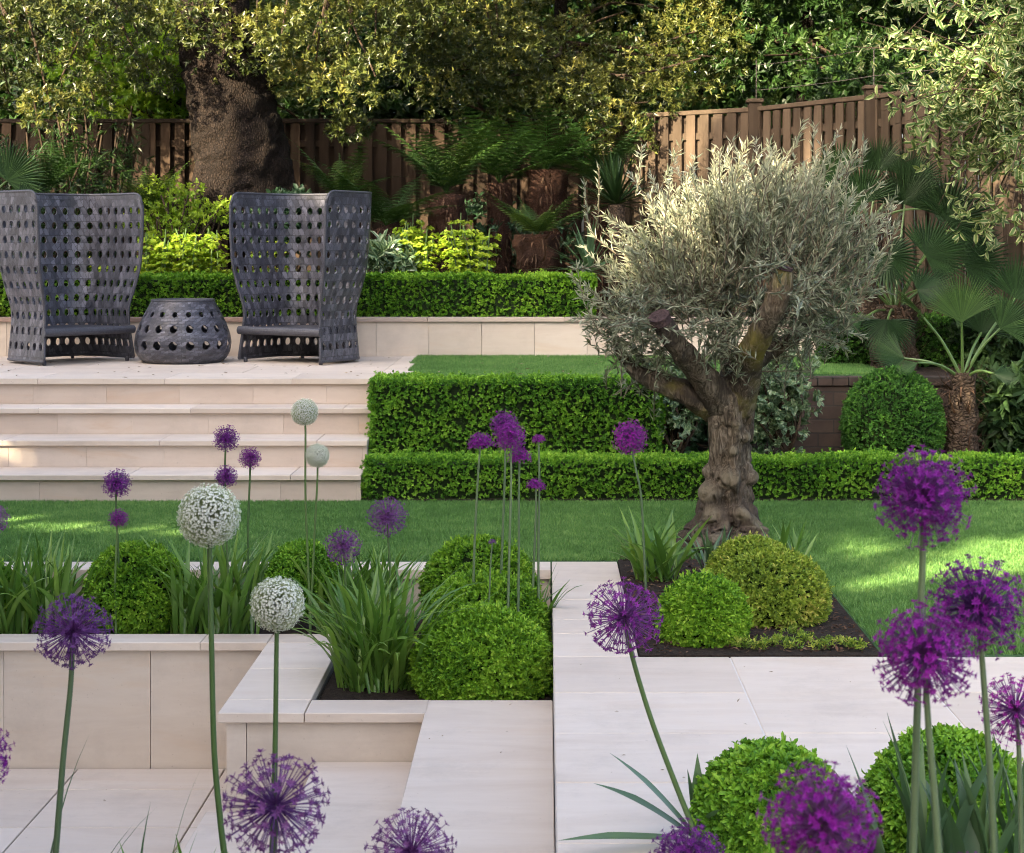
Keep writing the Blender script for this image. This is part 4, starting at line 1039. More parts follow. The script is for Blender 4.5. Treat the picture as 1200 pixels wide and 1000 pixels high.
# long escaping shoots
for (x0, y0, x1, y1) in ((700, 270, 702, 195), (745, 230, 752, 170), (770, 230, 800, 165), (840, 220, 860, 160), (865, 215, 872, 165), (905, 215, 935, 160), (945, 230, 985, 150), (960, 240, 1005, 180), (985, 270, 1040, 205), (990, 300, 1052, 240), (990, 330, 1048, 265), (985, 360, 1030, 345), (975, 385, 1012, 395), (720, 330, 684, 290), (715, 360, 690, 340), (930, 240, 965, 165), (800, 235, 815, 185), (690, 265, 685, 215)):
    a, b = O(x0, y0, U(-.2, .2)), O(x1, y1, U(-.25, .25)); m = (a + b) / 2 + rng.normal(0, .02, 3); g.tube(smooth_path([a, m, b], 4), .0032, 4, False)
    gd = nrm(b - a); nl = 34; s = U(0, 1, nl); P = a + (b - a) * s[:, None]; D = gd + rng.normal(0, .5, (nl, 3))
    lv.add(T_DIAMOND, P, D, rng.normal(0, 1, (nl, 3)), U(.035, .062, nl), U(.007, .011, nl), U(.35, 1, nl))
g.build('twigs', M['twig'], ol); lv.build('crown', M['olive'], ol)

# ================================================================== SHRUBS, TREES AND BACKDROP FOLIAGE
def foliage_cloud(lv, clumps, per, k, L, W, tm=T_DIAMOND, up=.3, vbase=.4, droop=0.0, seed=0, spread=(.5, 1.3), gaps=False):
    """clumps: list of (centre, radii): rosettes on the outer surface of each clump"""
    for (c, r) in clumps:
        r = np.asarray(r, float); n = int(per * U(.8, 1.2))
        d = nrm(rng.normal(0, 1, (n, 3)) + np.array([0, -.15, up])); q = U(.35, 1, n) ** .5
        P = np.asarray(c) + d * r * q[:, None] * (1 + .2 * vnoise(d, 2.5, seed))[:, None]
        A = d + np.array([0, 0, up - droop]) + rng.normal(0, .4, (n, 3))
        v = np.clip(vbase + U(-.22, .22) + .18 * d[:, 2] + .15 * (q - .6) + U(-.25, .25, n), 0, 1)
        if gaps: m_ = sun_keep(P); P, A, v = P[m_], A[m_], v[m_]
        lv.shoots(tm, P, A, k, L, W, spread, .8, v)

def rand_clumps(n, xr, yr, zr, rr, flat=.75):
    return [((U(*xr), U(*yr), U(*zr)), (lambda r: (r, r, r * flat))(U(*rr))) for _ in range(n)]

def branches(g, roots, clumps, r0=.03):
    for (c, r) in clumps:
        c = np.asarray(c); b = min(roots, key=lambda q: np.linalg.norm(np.asarray(q) - c)); b = np.asarray(b, float)
        mid = (b + c) / 2 + rng.normal(0, .08, 3) * np.linalg.norm(c - b); g.tube(smooth_path([b, mid, c], 4), np.linspace(r0, .008, 9), 6, False)

# big old tree on the left: trunk in front of the fence, crown overhead
bt = thing('evergreen_tree', 'big old evergreen with thick dark trunk behind the wicker chairs', 'tree', (at(285, 230, 17.0)[0], 17.0, 1.0))
TD = 17.0
V, Fc = gnarl_tube([at(288, 275, TD), at(287, 235, TD), at(282, 180, TD), at(270, 120, TD), at(258, 60, TD), at(250, 0, TD), at(244, -160, TD)], [.60, .51, .47, .43, .40, .36, .30], 48, 12, .06, (), 8, .035)
mesh_np('trunk', V, Fc, M['bark'], bt, {'v': np.zeros(len(V))}, True)
g = Geo(); forks = [at(244, -150, TD)]
for e in (at(100, -120, 16.9), at(-40, -110, 16.6), at(420, -130, 16.9), at(560, -110, 17.2), at(200, -160, 17.8), at(360, -180, 16), at(80, -240, 16), at(620, -120, 17.2)):
    b = forks[0]; m = (b + e) / 2 + np.array([0, 0, .35]); g.tube(smooth_path([b, m, e], 6), np.linspace(.15, .04, 13), 8, False); forks.append(e)
cl = [(at(U(-60, 640), U(-140, 60), d), (r, r, r * .7)) for d, r in ((U(15.6, 18.2), U(.32, .55)) for _ in range(58))]
cl += [(at(x, y, U(16.0, 17.6)), (r, r, r * .65)) for x, y, r in ((20, 70, .4), (70, 95, .4), (120, 70, .4), (165, 45, .35), (10, 110, .35), (60, 130, .3), (190, 20, .35), (330, 40, .35), (370, 75, .4), (400, 110, .35), (345, 95, .28), (440, 90, .4), (480, 60, .45), (440, 40, .45), (380, 20, .45), (520, 30, .45), (110, 120, .28), (180, 90, .25), (410, 150, .2), (150, 20, .4), (100, 10, .45), (0, 20, .45), (50, 40, .45))]
branches(g, forks, cl, .022)
g.build('branches', M['branch'], bt)
lv = Leaves(); foliage_cloud(lv, cl, 105, 7, .064, .024, up=.25, vbase=.5, seed=1)
over = [((U(-8.5, 4.5), U(16.0, 21.5), U(5.4, 7.6)), (lambda q: (q, q, q * .6))(U(.6, 1.0))) for _ in range(52)]  # crown clumps added above the frame to darken the back bed
foliage_cloud(lv, over, 60, 6, .15, .07, up=.2, vbase=.45, seed=4, gaps=True)
lv.build('crown', M['laurel'], bt)

def bg_tree(label, trunk_px, D, clumps, mat, per=70, k=7, L=.08, W=.03, vbase=.45, name='background_tree', base_z=1.0, group='trees along the back boundary', tm=T_DIAMOND, tr=.13, up=.3, droop=0.0):
    b = at(trunk_px, 0, D); t = thing(name, label, 'tree', (b[0], D, base_z), 0, group)
    g = Geo(); top = np.array([b[0] + .2, D, 5.2]); p = smooth_path([(b[0], D, base_z - .1), (b[0] + .1, D + .05, base_z + 1.8), top], 6); g.tube(p, np.linspace(tr, tr * .5, len(p)), 10, False); g.build('trunk', M['bark'], t, True)
    g = Geo(); branches(g, [p[6], p[9], p[11], top], clumps, .03); g.build('branches', M['branch'], t)
    lv = Leaves(); foliage_cloud(lv, clumps, per, k, L, W, tm, up=up, vbase=vbase, seed=int(D * 7), droop=droop); lv.build('crown', M[mat], t)
    return t
def px_clumps(n, xr, yr, Dr, rr, flat=.75):
    return [(at(U(*xr), U(*yr), U(*Dr)), (lambda r: (r, r, r * flat))(U(*rr))) for _ in range(n)]
c1 = px_clumps(70, (470, 840), (-120, 110), (18.3, 20.2), (.35, .6)) + [(at(x, y, 17.8), (.32, .32, .26)) for x, y in ((560, 120), (610, 135), (650, 120), (690, 135), (720, 150), (760, 120), (520, 115), (735, 165), (680, 100), (600, 90), (640, 70))]
bg_tree('broad olive green evergreen drooping over the fence corner', 640, 19.4, c1, 'laurel', 100, 7, .066, .025, .48)
c2 = px_clumps(55, (800, 1080), (-120, 95), (18.0, 20.5), (.35, .6))
bg_tree('dark glossy evergreen behind the angled fence', 930, 19.6, c2, 'far_leaf', 70, 7, .10, .042, .3)
c3 = px_clumps(40, (1000, 1300), (-140, 110), (16.2, 19.0), (.35, .6)) + [((U(1.6, 5.6), U(11.8, 17.5), U(4.7, 6.2)), (q, q, q * .6)) for q in U(.5, .85, 46)]  # overhead clumps are added out of view to shade the palms
bg_tree('leafy green tree beyond the fence at the far right', 1180, 18.4, c3, 'far_leaf', 65, 7, .09, .036, .42)
c4 = px_clumps(34, (90, 240), (40, 145), (19.2, 20.2), (.3, .5))
bg_tree('light spring green tree glowing behind the fence left of the trunk', 190, 20.0, c4, 'bright_leaf', 60, 7, .085, .04, .5)  # stands for backlit foliage, brightness painted into the leaves
c5 = px_clumps(34, (280, 420), (-60, 150), (19.2, 20.8), (.3, .55))
bg_tree('shadowy green tree behind the fence right of the big trunk', 370, 20.4, c5, 'far_leaf', 60, 7, .09, .036, .45)
for i, (x0, x1, D, lab) in enumerate(((-120, 120, 23.5, 'deep green tree far beyond the fence at the left edge'), (100, 420, 24.5, 'deep green tree far beyond the fence behind the big trunk'), (380, 720, 23.5, 'deep green tree far beyond the middle of the fence'),
                                     (660, 960, 24.5, 'deep green tree far beyond the fence corner'), (900, 1260, 23.5, 'deep green tree far beyond the fence at the right'))):
    bg_tree(lab, (x0 + x1) / 2, D, px_clumps(85, (x0, x1), (-220, 190), (D - 1.4, D + 1.6), (.7, 1.1), .9), 'far_leaf', 70, 7, .19, .095, .25)

# bamboo-like shrub left of the trunk
def cane_shrub(label, px, D, n, h, mat, vb):
    b = at(px, 0, D); t = thing('bamboo', label, 'plant', (b[0], D, 1.0)); g = Geo(); lv = Leaves()
    for _ in range(n):
        x, y = b[0] + U(-.35, .35), D + U(-.25, .25); hh = h * U(.7, 1.1); lx, ly = rng.normal(0, .2, 2)
        p = smooth_path([(x, y, .98), (x + lx * .3, y + ly * .3, 1 + hh * .5), (x + lx, y + ly, 1 + hh)], 5); g.tube(p, .011, 5, False)
        k = 40; s = U(.2, 1, k); P = p[(s * (len(p) - 1)).astype(int)] + rng.normal(0, .07, (k, 3)); A = rng.normal(0, 1, (k, 3)) + np.array([0, 0, -.3])
        lv.shoots(T_DIAMOND, P, A, 4, .11, .018, (.3, 1.0), .7, np.clip(vb + U(-.3, .3, k), 0, 1))
    g.build('canes', M['branch'], t); lv.build('foliage', M[mat], t)
cane_shrub('feathery bamboo in front of the fence above the left wicker chair', 100, 17.4, 24, 2.2, 'far_leaf', .35)
cane_shrub('dark leafy bamboo at the left edge of the photo', 10, 17.0, 22, 1.7, 'far_leaf', .2)

# variegated shrub at top right: arching branches with drooping leaves
vs = thing('variegated_shrub', 'tall shrub with cream edged leaves arching in at the top right', 'shrub', (3.95, 12.9, .7))
g = Geo(); lv = Leaves()
rootp = np.array([4.05, 13.0, .7])
g.tube(smooth_path([rootp, (3.95, 12.95, 2.0), (3.8, 12.9, 3.3), (3.6, 12.8, 4.3)], 6), np.linspace(.06, .03, 19), 8, False)
tips = [(1010, 25), (1040, 60), (1000, 55), (1070, 30), (1100, 70), (1130, 40), (1160, 80), (1190, 40), (1060, 120), (1090, 150), (1045, 110), (1110, 130), (1140, 170), (1080, 200), (1120, 215), (1160, 200), (1190, 150), (1050, 145), (1150, 120), (1105, 175), (1180, 220), (1130, 240), (1200, 100), (1210, 190), (1140, 5), (1080, -20), (1190, -10), (1020, -10), (1110, 15), (1165, 150), (1095, 100), (1150, 60), (1185, 75), (1120, 270), (1160, 260), (1195, 250), (1100, 240), (1180, 285), (1145, 225), (1075, 170), (1060, 190), (1200, 280), (1140, 290), (1035, 130), (1025, 95)]
for (x, y) in tips:
    D = U(12.2, 13.2); e = at(x, y, D); s = np.array([3.75 + U(-.1, .2), 12.9, U(2.2, 3.9)]); m = (s + e) / 2 + np.array([0, 0, .18])
    p = smooth_path([s, m, e], 7); g.tube(p, np.linspace(.012, .003, len(p)), 5, False)
    for _ in range(8):
        i = int(U(.35, 1) * (len(p) - 1)); q = p[i] + rng.normal(0, .07, 3); n = 3
        P = q + rng.normal(0, .04, (n, 3)); A = rng.normal(0, .7, (n, 3)) + np.array([-.2, -.2, -.35])
        lv.shoots(T_LEAF, P, A, 4, .088, .036, (.3, 1.3), 1.0, U(0, 1, n))
g.build('branches', M['branch'], vs); lv.build('foliage', M['varieg'], vs)

# shrub with rounded grey green leaves under the olive
def leafy_shrub(label, px, py, D, base_z, rx, rz, n, mat, L=.05, W=.026, name='leafy_shrub', tm=T_LEAF, vb=.5, group=None):
    c = at(px, py, D); t = thing(name, label, 'shrub', (c[0], D, base_z), 0, group); lv = Leaves(); g = Geo()
    cl = [(c + nrm(rng.normal(0, 1, (1, 3)))[0] * np.array([rx, rx * .7, rz]) * U(.3, .9), (rx * .4, rx * .4, rz * .35)) for _ in range(n)]
    foliage_cloud(lv, cl, 18, 6, L, W, tm, .3, vb, seed=int(px)); branches(g, [(c[0], D, base_z), (c[0] + .05, D, base_z + .2)], cl, .012)
    g.build('stems', M['branch'], t); lv.build('foliage', M[mat], t); return t
leafy_shrub('grey green shrub with rounded leaves right behind the olive trunk', 915, 470, 11.85, .02, .26, .42, 26, 'pitt', .045, .028, group='grey green shrubs around the olive')
leafy_shrub('grey green shrub between the tall hedge and the olive trunk', 785, 470, 11.8, .02, .30, .36, 28, 'pitt', .045, .028, group='grey green shrubs around the olive')
leafy_shrub('dark green leafy filler behind the olive trunk', 850, 505, 12.2, .02, .45, .25, 18, 'euph_dark', .06, .03)
leafy_shrub('broad leaved dark plant in the right corner behind the low hedge', 1198, 480, 12.3, .02, .22, .28, 13, 'palm', .17, .05, 'broad_leaf_plant')
leafy_shrub('low dark shrub at the foot of the fence on the right', 1170, 400, 13.3, .7, .35, .25, 14, 'palm', .09, .04)

# chartreuse euphorbia
def euphorbia(label, px, D, n, h, zb=1.0, group='chartreuse euphorbias'):
    b = at(px, 0, D); t = thing('euphorbia', label, 'plant', (b[0], D, zb), 0, group); g = Geo(); lv = Leaves(); dk = Leaves()
    for _ in range(n):
        x, y = b[0] + rng.normal(0, .011 * n + .02), D + rng.normal(0, .1); hh = h * U(.72, 1.05); lx = rng.normal(0, .08)
        p = smooth_path([(x, y, zb), (x + lx * .4, y, zb + hh * .5), (x + lx, y, zb + hh)], 5); g.tube(p, .006, 5, False)
        k = 64; s = U(.5, 1, k); P = p[(s * (len(p) - 1)).astype(int)]; a = U(0, 6.28, k); rr = .085 * np.sin((s - .4) * 2.6) + .01
        P = P + np.stack([np.cos(a) * rr, np.sin(a) * rr, U(-.02, .02, k)], 1); A = np.stack([np.cos(a) * .6, np.sin(a) * .6, np.ones(k)], 1)
        lv.shoots(T_LEAF, P, A, 5, .032, .026, (.9, 1.5), .3, U(.2, 1, k))
        k = 22; s = U(.0, .5, k); P = p[(s * (len(p) - 1)).astype(int)]; A = rng.normal(0, .5, (k, 3)) + np.array([0, 0, .2])
        dk.shoots(T_DIAMOND, P, A, 3, .09, .016, (.6, 1.5), .4, U(0, 1, k))
    g.build('stems', M['stem'], t); lv.build('flower_heads', M['euph'], t); dk.build('foliage', M['euph_dark'], t)
euphorbia('chartreuse euphorbia left of the pair behind the back hedge', 492, 15.6, 12, .95)
euphorbia('chartreuse euphorbia right of the pair, beside the fern trunks', 541, 15.55, 11, .92)
euphorbia('big chartreuse euphorbia between the two wicker chairs', 225, 15.6, 22, .8)
euphorbia('paler chartreuse euphorbia close to the left chair back', 183, 15.8, 12, .78)

# ferns
def frond(lv, base, az, th0, bend, L, v, npin=34, w=.16):
    m = 20; t = np.linspace(0, 1, m); th = th0 + bend * t ** 1.3; ds = L / (m - 1)
    r = np.concatenate([[0], np.cumsum(np.sin(th) * ds)[:-1]]); z = np.concatenate([[0], np.cumsum(np.cos(th) * ds)[:-1]])
    C = np.asarray(base) + np.stack([r * cos(az), r * sin(az), z], 1)
    B = np.array([-sin(az), cos(az), 0.]); T = nrm(np.gradient(C, axis=0))
    lv.strip(C[None], np.tile(B, (1, m, 1)), np.full((1, m), .006) * np.linspace(1, .3, m), .3)
    s = np.linspace(.12, .99, npin); i = (s * (m - 1)).astype(int)
    for sd in (-1, 1):
        PL = w * L * np.sin(np.clip(s * 1.15 + .12, 0, 1) * pi) ** .7 * 1.0 + .01
        nq = 11
        for q in range(nq):
            f = (q + .5) / nq
            dirv = nrm(sd * B + T[i] * .45 + np.array([0, 0, -.25 * f]))
            P = C[i] + dirv * (PL * f)[:, None]
            for s2 in (-1, 1):
                D = nrm(T[i] * s2 * .9 + dirv * .55); Lq = PL * .16 * (1.15 - f) + .006
                lv.add(T_DIAMOND, P, D, np.tile(np.cross(B, np.array([0, 0, 1.])) * 0 + np.array([0, 0, 1.]), (npin, 1)) + rng.normal(0, .2, (npin, 3)), Lq, Lq * .55, np.clip(v + U(-.2, .2, npin), 0, 1))

def fern(label, px, py_top, D, tr, nf, Lr, th=(.5, 1.1), bend=(.4, 1.0), az=None, zb=1.0, name='tree_fern', vb=.45, group='tree ferns in the back bed', lean=0.0):
    c = at(px, py_top, D); t = thing(name, label, 'fern', (c[0], D, zb), 0, group); lv = Leaves()
    if tr > 0:
        V, Fc = gnarl_tube([(c[0] - lean, D, zb - .05), (c[0] - lean * .5, D, (zb + c[2]) / 2), c], [tr * 1.0, tr * .95, tr * 1.1], 24, 10, .16, (), int(px)); mesh_np('trunk', V, Fc, M['fern_trunk'], t, {'v': np.zeros(len(V))}, True)
        fb_ = Leaves(); n = 260; a = U(0, 6.28, n); z = U(0, 1, n); P = np.stack([c[0] - lean * (1 - z) + np.cos(a) * tr, D + np.sin(a) * tr, zb + (c[2] - zb) * z], 1)
        fb_.add(T_BLADE, P, np.stack([np.cos(a) * .5, np.sin(a) * .5, U(-1.5, .7, n)], 1), np.stack([np.cos(a), np.sin(a), 0 * a], 1), U(.05, .16, n), U(.008, .02, n), U(0, 1, n)); tag(fb_.build('trunk_fringe', M['fibre'], t), kind='stuff')
    for k in range(nf):
        a = (k + U(-.3, .3)) * 2 * pi / nf if az is None else az[k % len(az)] + U(-.15, .15)
        frond(lv, c, a, U(*th), U(*bend), U(*Lr), np.clip(vb + U(-.2, .2), 0, 1))
    lv.build('fronds', M['fern'], t); return t
fern('tree fern with reddish shaggy trunk behind the euphorbias', 523, 228, 16.4, .17, 13, (.9, 1.35), (.25, .9), (.6, 1.2))
fern('tree fern with dark trunk at the fence corner', 640, 200, 17.2, .2, 12, (.9, 1.3), (.4, 1.1), (.5, 1.1), vb=.3)
fern('tree fern on a low stump with bright fronds over the back hedge', 630, 275, 15.7, .2, 10, (.55, .85), (.7, 1.15), (.1, .7), az=[pi - .35, 3.5, .1, .3, -.6, 2.5, 2.0, 4.2, 5.0, 1.2], vb=.6)
fern('leaning tree fern just right of the wicker chairs', 452, 265, 16.0, .12, 11, (.8, 1.2), (.5, 1.2), (.4, 1.0), vb=.35, lean=-.3)
fern('tree fern with wide dark fronds between the two thick fern trunks', 585, 215, 17.1, .12, 13, (.9, 1.3), (.5, 1.2), (.4, 1.0), vb=.3)
fern('shaded tree fern against the angled fence above the yucca', 705, 215, 17.0, .12, 12, (.8, 1.2), (.4, 1.2), (.4, 1.0), vb=.25)
fern('ground fern behind the right wicker chair top', 400, 235, 16.3, 0, 8, (.6, .95), (.5, 1.2), (.3, .9), vb=.5, name='fern')
fern('yellow green fern by the fence above the left chair', 175, 250, 16.2, 0, 9, (.6, .9), (.4, 1.2), (.3, .9), vb=.65, name='fern')
fern('soft dark fern at the left edge above the left chair', 55, 225, 16.6, 0, 10, (.7, 1.1), (.5, 1.2), (.3, .9), vb=.3, name='fern')
leafy_shrub('dark filler shrub behind the back hedge near the chairs', 330, 265, 16.6, 1.0, .55, .3, 22, 'euph_dark', .09, .04, vb=.4)
leafy_shrub('lime leaved shrub at the foot of the big trunk', 205, 250, 16.2, 1.0, .5, .30, 40, 'euph', .042, .02, vb=.35)
leafy_shrub('blue green broad leaved plant behind the back hedge', 455, 302, 15.5, 1.0, .2, .12, 6, 'pitt', .12, .04, vb=.4, name='broad_leaf_plant')
leafy_shrub('dark shrub under the tree ferns', 590, 290, 17.4, 1.0, .8, .4, 24, 'euph_dark', .09, .04, vb=.3)

# fan palms
def fan(lv, hub, ax, R, nseg=34, spread=2.5, v=.5, nrmv=None, fold=.25, droop=.08, cone=.18):
    """fan leaf: hub point, ax middle axis, nrmv leaf normal"""
    ax = nrm(np.asarray(ax, float)); nv = np.asarray(nrmv if nrmv is not None else (0, -1, .3), float); nv = nrm(nv - ax * np.dot(nv, ax)); sd = np.cross(ax, nv)
    a = np.linspace(-spread, spread, nseg); m = 6; t = np.linspace(0, 1, m); Ls = R * (1 - .22 * (np.abs(a) / spread) ** 2) * U(.93, 1.04, nseg)
    dirs = ax * np.cos(a)[:, None] + sd * np.sin(a)[:, None]; per = -ax * np.sin(a)[:, None] + sd * np.cos(a)[:, None]
    C = np.asarray(hub) + dirs[:, None, :] * (Ls[:, None] * t)[..., None] + nv * (cone * R * (t ** 1.5))[None, :, None] - np.array([0, 0, 1.]) * (droop * R * (t ** 3))[None, :, None]
    half = spread / nseg * 1.02; wd = np.minimum(Ls[:, None] * t[None] * half, R * .62 * half) * np.clip((1 - t[None]) * 2.3 + .03, 0, 1) + .001
    lv.strip(C, np.repeat(per[:, None, :], m, 1), wd * .94, np.clip(v + U(-.2, .2, nseg), 0, 1), .9)

def fan_palm(label, px, py_crown, D, zb, tr, fans, trunk=True, group='fan palms', skirt=True):
    c = at(px, py_crown, D); t = thing('fan_palm', label, 'palm', (c[0], D, zb), 0, group)
    if trunk:
        V, Fc = gnarl_tube([(c[0], D, zb - .05), (c[0], D, (zb + c[2]) / 2), c + np.array([0, 0, .05])], [tr, tr * .95, tr * .8], 24, 12, .16, (), int(px)); mesh_np('trunk', V, Fc, M['palm_trunk'], t, {'v': np.zeros(len(V))}, True)
        fb_ = Leaves(); n = 240; a = U(0, 6.28, n); z = U(.1, 1.1, n); P = np.stack([c[0] + np.cos(a) * tr * .9, D + np.sin(a) * tr * .9, zb + (c[2] - zb) * z], 1)
        fb_.add(T_BLADE, P, np.stack([np.cos(a) * .6, np.sin(a) * .6, U(-.6, 1.2, n)], 1), np.stack([np.cos(a), np.sin(a), 0 * a], 1), U(.06, .2, n), U(.006, .02, n), U(0, 1, n)); tag(fb_.build('trunk_fringe', M['fibre'], t), kind='stuff')
    for (hx, hy, dD, ang, Rpx, nseg, spread, nv, v) in fans:
        h = at(hx, hy, D + dD); g = Geo(); m = (c + h) / 2 + np.array([0, 0, .04])
        R = Rpx * .86 * (D + dD) / F; axd = np.array([cos(ang), 0, sin(ang)])
        lv = Leaves(); fan(lv, h, axd, R, nseg, spread, v, nv); lf = lv.build('leaf', M['palm'], t)
        g.tube(smooth_path([c, m, h], 5), np.linspace(.013, .008, 11), 6, False, .5); g.build('leaf_stalk', M['stem'], t)
PI2 = pi / 2
fan_palm('small fan palm with one big upright fan in the right corner', 1128, 445, 12.1, .02, .115, [
    (1127, 378, -.15, PI2 + .05, 76, 40, 1.05, (-.1, -1, .3), .85), (1172, 385, -.1, .75, 62, 34, 1.3, (.3, -1, .5), .5), (1082, 372, -.1, 2.2, 62, 16, .22, (-.9, -.4, .1), .75),
    (1190, 350, .3, 1.1, 70, 34, 1.4, (.1, -1, .6), .3), (1060, 420, .1, 2.9, 56, 26, 1.1, (0, -.7, .7), .45), (1150, 390, .3, 1.3, 50, 30, 1.4, (0, -1, .3), .25), (1075, 425, -.3, 3.6, 30, 18, .8, (0, -.5, .8), .5), (1165, 438, -.3, -.2, 36, 22, 1.0, (0, -.6, .8), .3)])
fan_palm('taller dark fan palm behind the olive crown', 1048, 365, 13.4, .70, .19, [
    (1040, 300, -.3, -PI2 + .3, 52, 34, 2.4, (0, -.8, .7), .2), (1000, 330, -.2, 2.9, 70, 34, 1.6, (0, -.8, .6), .35), (1085, 300, -.2, .5, 70, 36, 1.7, (0, -1, .5), .25), (1010, 240, .2, 2.1, 70, 40, 1.7, (-.4, -1, .5), .45), (1060, 240, .3, 1.4, 72, 40, 1.6, (.3, -1, -.2), .3),
    (1110, 260, .2, .7, 75, 36, 1.7, (.2, -1, .3), .3), (1075, 340, -.4, .1, 56, 30, 1.6, (0, -.6, .8), .2), (1010, 375, -.4, 3.3, 60, 30, 1.2, (0, -.5, .9), .5), (990, 280, .1, 2.6, 70, 36, 1.6, (0, -1, .4), .4), (1130, 310, .2, .3, 70, 34, 1.6, (0, -1, .4), .25), (1040, 375, -.5, -PI2, 50, 30, 1.6, (0, -.9, .5), .15)])
fan_palm('fan palm against the angled fence behind the right hand shrubs', 1020, 260, 14.6, .70, .12, [
    (985, 205, 0, 2.2, 52, 36, 1.6, (-.3, -1, .5), .6), (1030, 200, .1, 1.5, 52, 36, 1.5, (.3, -1, -.2), .4), (1065, 215, .1, .9, 56, 36, 1.5, (.2, -.8, .6), .3), (960, 235, .1, 2.8, 52, 30, 1.5, (0, -1, .6), .45), (1090, 245, 0, .4, 52, 30, 1.5, (0, -.7, .7), .2)])
fan_palm('fan palm at the left edge behind the left wicker chair', -20, 250, 16.0, 1.0, .12, [
    (8, 212, -.1, .9, 62, 34, 1.6, (.2, -1, .4), .6), (-25, 190, 0, 1.7, 60, 34, 1.6, (0, -1, .3), .4), (20, 240, -.2, .1, 50, 28, 1.4, (0, -1, .5), .5), (12, 285, -.3, -.3, 46, 26, 1.2, (0, -.8, .7), .6), (-40, 300, -.2, 3.8, 44, 24, 1.3, (0, -.8, .7), .3)])
# spiky yucca at the fence corner
yb = at(722, 240, 16.2); lv = Leaves(); n = 90
lv.straps(np.tile(yb, (n, 1)), U(0, 6.28, n), U(.1, 1.7, n), U(.0, .4, n), U(.4, .62, n), U(.022, .032, n), U(0, .7, n), 6, 1.5)
t = thing('yucca', 'spiky yucca rosette above the olive crown by the fence corner', 'plant', (yb[0], 16.2, 1.0)); lv.build('foliage', M['palm'], t, True)
g = Geo(); g.tube([(yb[0], 16.2, .95), (yb[0] + .03, 16.2, 1.5), tuple(yb)], .08, 12); g.build('trunk', M['palm_trunk'], t, True)
yb = at(690, 320, 15.5); lv = Leaves(); n = 50
lv.straps(np.tile(yb, (n, 1)), U(0, 6.28, n), U(.3, 1.7, n), U(.1, .5, n), U(.35, .6, n), U(.018, .026, n), U(.1, .7, n), 6, 1.5)
o = lv.build('yucca', M['blue_strap'], None, True); o.data.transform(__import__('mathutils').Matrix.Translation(-Vector(yb))); o.location = yb
tag(o, 'low spiky plant left of the olive crown above the back hedge', 'plant')

# small ground cover and bark mulch in the right bed; fallen leaves on the terrace
lv = Leaves(); n = 2600; P = np.stack([U(.4, 1.34, n), U(6.95, 9.5, n), U(.008, .02, n)], 1)
lv.add(T_DIAMOND, P, rng.normal(0, 1, (n, 3)) * np.array([1, 1, .25]), rng.normal(0, .3, (n, 3)) + np.array([0, 0, 1]), U(.012, .035, n), U(.008, .016, n), U(0, 1, n))
tag(lv.build('bark_mulch', leaf_mat('mulch_chip', [(0, (.025, .014, .01)), (.6, (.09, .05, .03)), (1, (.28, .19, .13))], 0, .9, .2)), 'brown bark chips covering the right bed', 'mulch', kind='stuff')
lv = Leaves(); n = 420; q = rng.integers(0, 9, n); X = np.array([.88, .95, 1.0, 1.07, 1.12, 1.2, 1.26, 1.03, .8])[q] + rng.normal(0, .025, n); P = np.stack([X, np.array([7.0, 7.08, 7.02, 7.13, 7.01, 7.06, 7.0, 7.2, 7.02])[q] + np.abs(rng.normal(0, .03, n)), U(.008, .035, n)], 1)
lv.shoots(T_LEAF, P[:260], np.stack([rng.normal(0, .6, n), rng.normal(0, .6, n), np.ones(n)], 1)[:260], 5, .020, .007, (.4, 1.4), .9)
tag(lv.build('ground_cover', M['box_gold']), 'low green ground cover at the front edge of the mulched bed', 'ground cover', kind='stuff')
lv = Leaves(); n = 130; P = np.stack([U(-6, -.95, n), U(12.2, 14.6, n), np.full(n, .727)], 1); P2 = np.stack([U(-1, 1, 60), U(12.2, 14.5, 60), np.full(60, .735)], 1); P = np.vstack([P, P2])
lv.add(T_DIAMOND, P, rng.normal(0, 1, P.shape) * np.array([1, 1, .1]), np.tile([0, 0, 1.], (len(P), 1)) + rng.normal(0, .2, P.shape), U(.015, .045, len(P)), U(.01, .025, len(P)), U(0, 1, len(P)))
tag(lv.build('fallen_leaves', M['petal_fallen']), 'dry leaves scattered on terrace and upper lawn', 'leaves', kind='stuff')

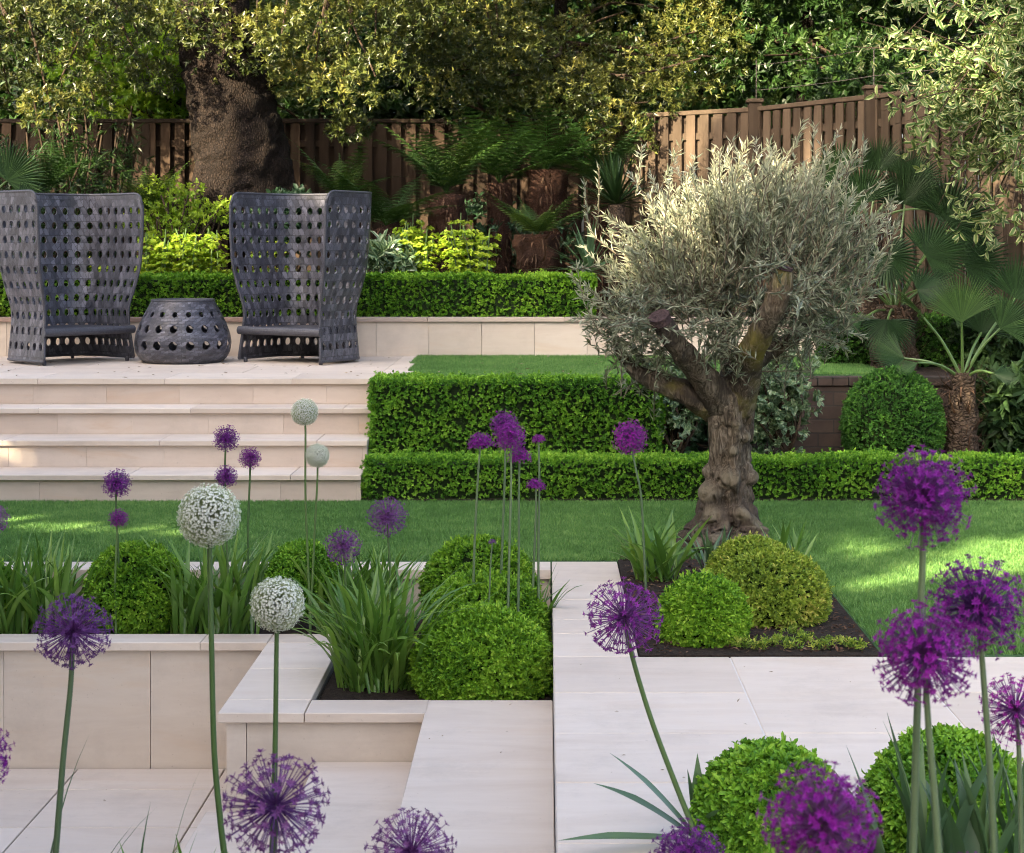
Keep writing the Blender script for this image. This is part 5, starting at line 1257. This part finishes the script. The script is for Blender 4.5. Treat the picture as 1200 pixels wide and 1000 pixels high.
lv = Leaves(); n = 46; P = np.vstack([np.stack([U(.06, 2.6, n), U(4.95, 6.9, n), np.full(n, .003)], 1), np.stack([U(-2.6, -1.36, 16), U(6.0, 8.0, 16), np.full(16, -.796)], 1), np.stack([U(-.45, 0, 8), U(4.6, 7, 8), np.full(8, -.196)], 1)])
lv.add(T_DIAMOND, P, rng.normal(0, 1, P.shape) * np.array([1, 1, .08]), np.tile([0, 0, 1.], (len(P), 1)) + rng.normal(0, .25, P.shape), U(.006, .02, len(P)), U(.003, .009, len(P)), U(0, 1, len(P)))
tag(lv.build('paving_debris', M['petal_fallen']), 'tiny dry leaf bits on the pale paving', 'leaves', kind='stuff')
# ---- unseen trees added left and behind the viewer to block and break the sun
def blocker_tree(label, x, y, h, r, zlo, n_low, n_high, hd):
    t = thing('added_shade_tree', label, 'tree', (x, y, -.9), 0, 'unseen trees added to shade the garden')
    g = Geo(); g.tube(smooth_path([(x, y, -.95), (x + .1, y, h * .4), (x, y + .1, h * .8)], 5), np.linspace(.26, .1, 11), 10, False); g.build('trunk', M['bark'], t, True)
    lv = Leaves(); cl = [((x + U(-r, r), y + U(-r, r), U(zlo, hd - .6)), (lambda q: (q, q, q * .8))(U(.8, 1.2))) for _ in range(n_low)]
    cl += [((x + U(-r, r), y + U(-r, r), U(hd - .6, h)), (lambda q: (q, q, q * .7))(U(.4, .75))) for _ in range(n_high)]
    foliage_cloud(lv, cl, 75, 6, .26, .15, up=.1, gaps=True); lv.build('crown', M['far_leaf'], t)
SIDE = [(-14.6, 6.1, 12.6, 13.6), (-12.9, 3.8, 12.6, 13.6), (-11.2, 1.5, 12.6, 13.6), (-9.5, -.8, 12.4, 13.4), (-7.8, -3.1, 11.4, 12.4), (-6.1, -5.4, 9.6, 10.6), (-4.4, -7.7, 9.2, 10.2)]
for i, (x, y, hd, h) in enumerate(SIDE):
    blocker_tree(['tall tree beyond the left side of the terrace', 'tall tree left of the lawn outside the picture', 'tall tree left of the planter outside the picture', 'tall tree left behind the viewer', 'tall tree behind the viewer near the house', 'second tall tree behind the viewer', 'tree farthest behind the viewer'][i], x, y, h, 1.7, .6, int((9.5 if i < 5 else 12) * hd), 15 if i < 5 else 26, hd)  # unseen additions, placed for blocking the sun
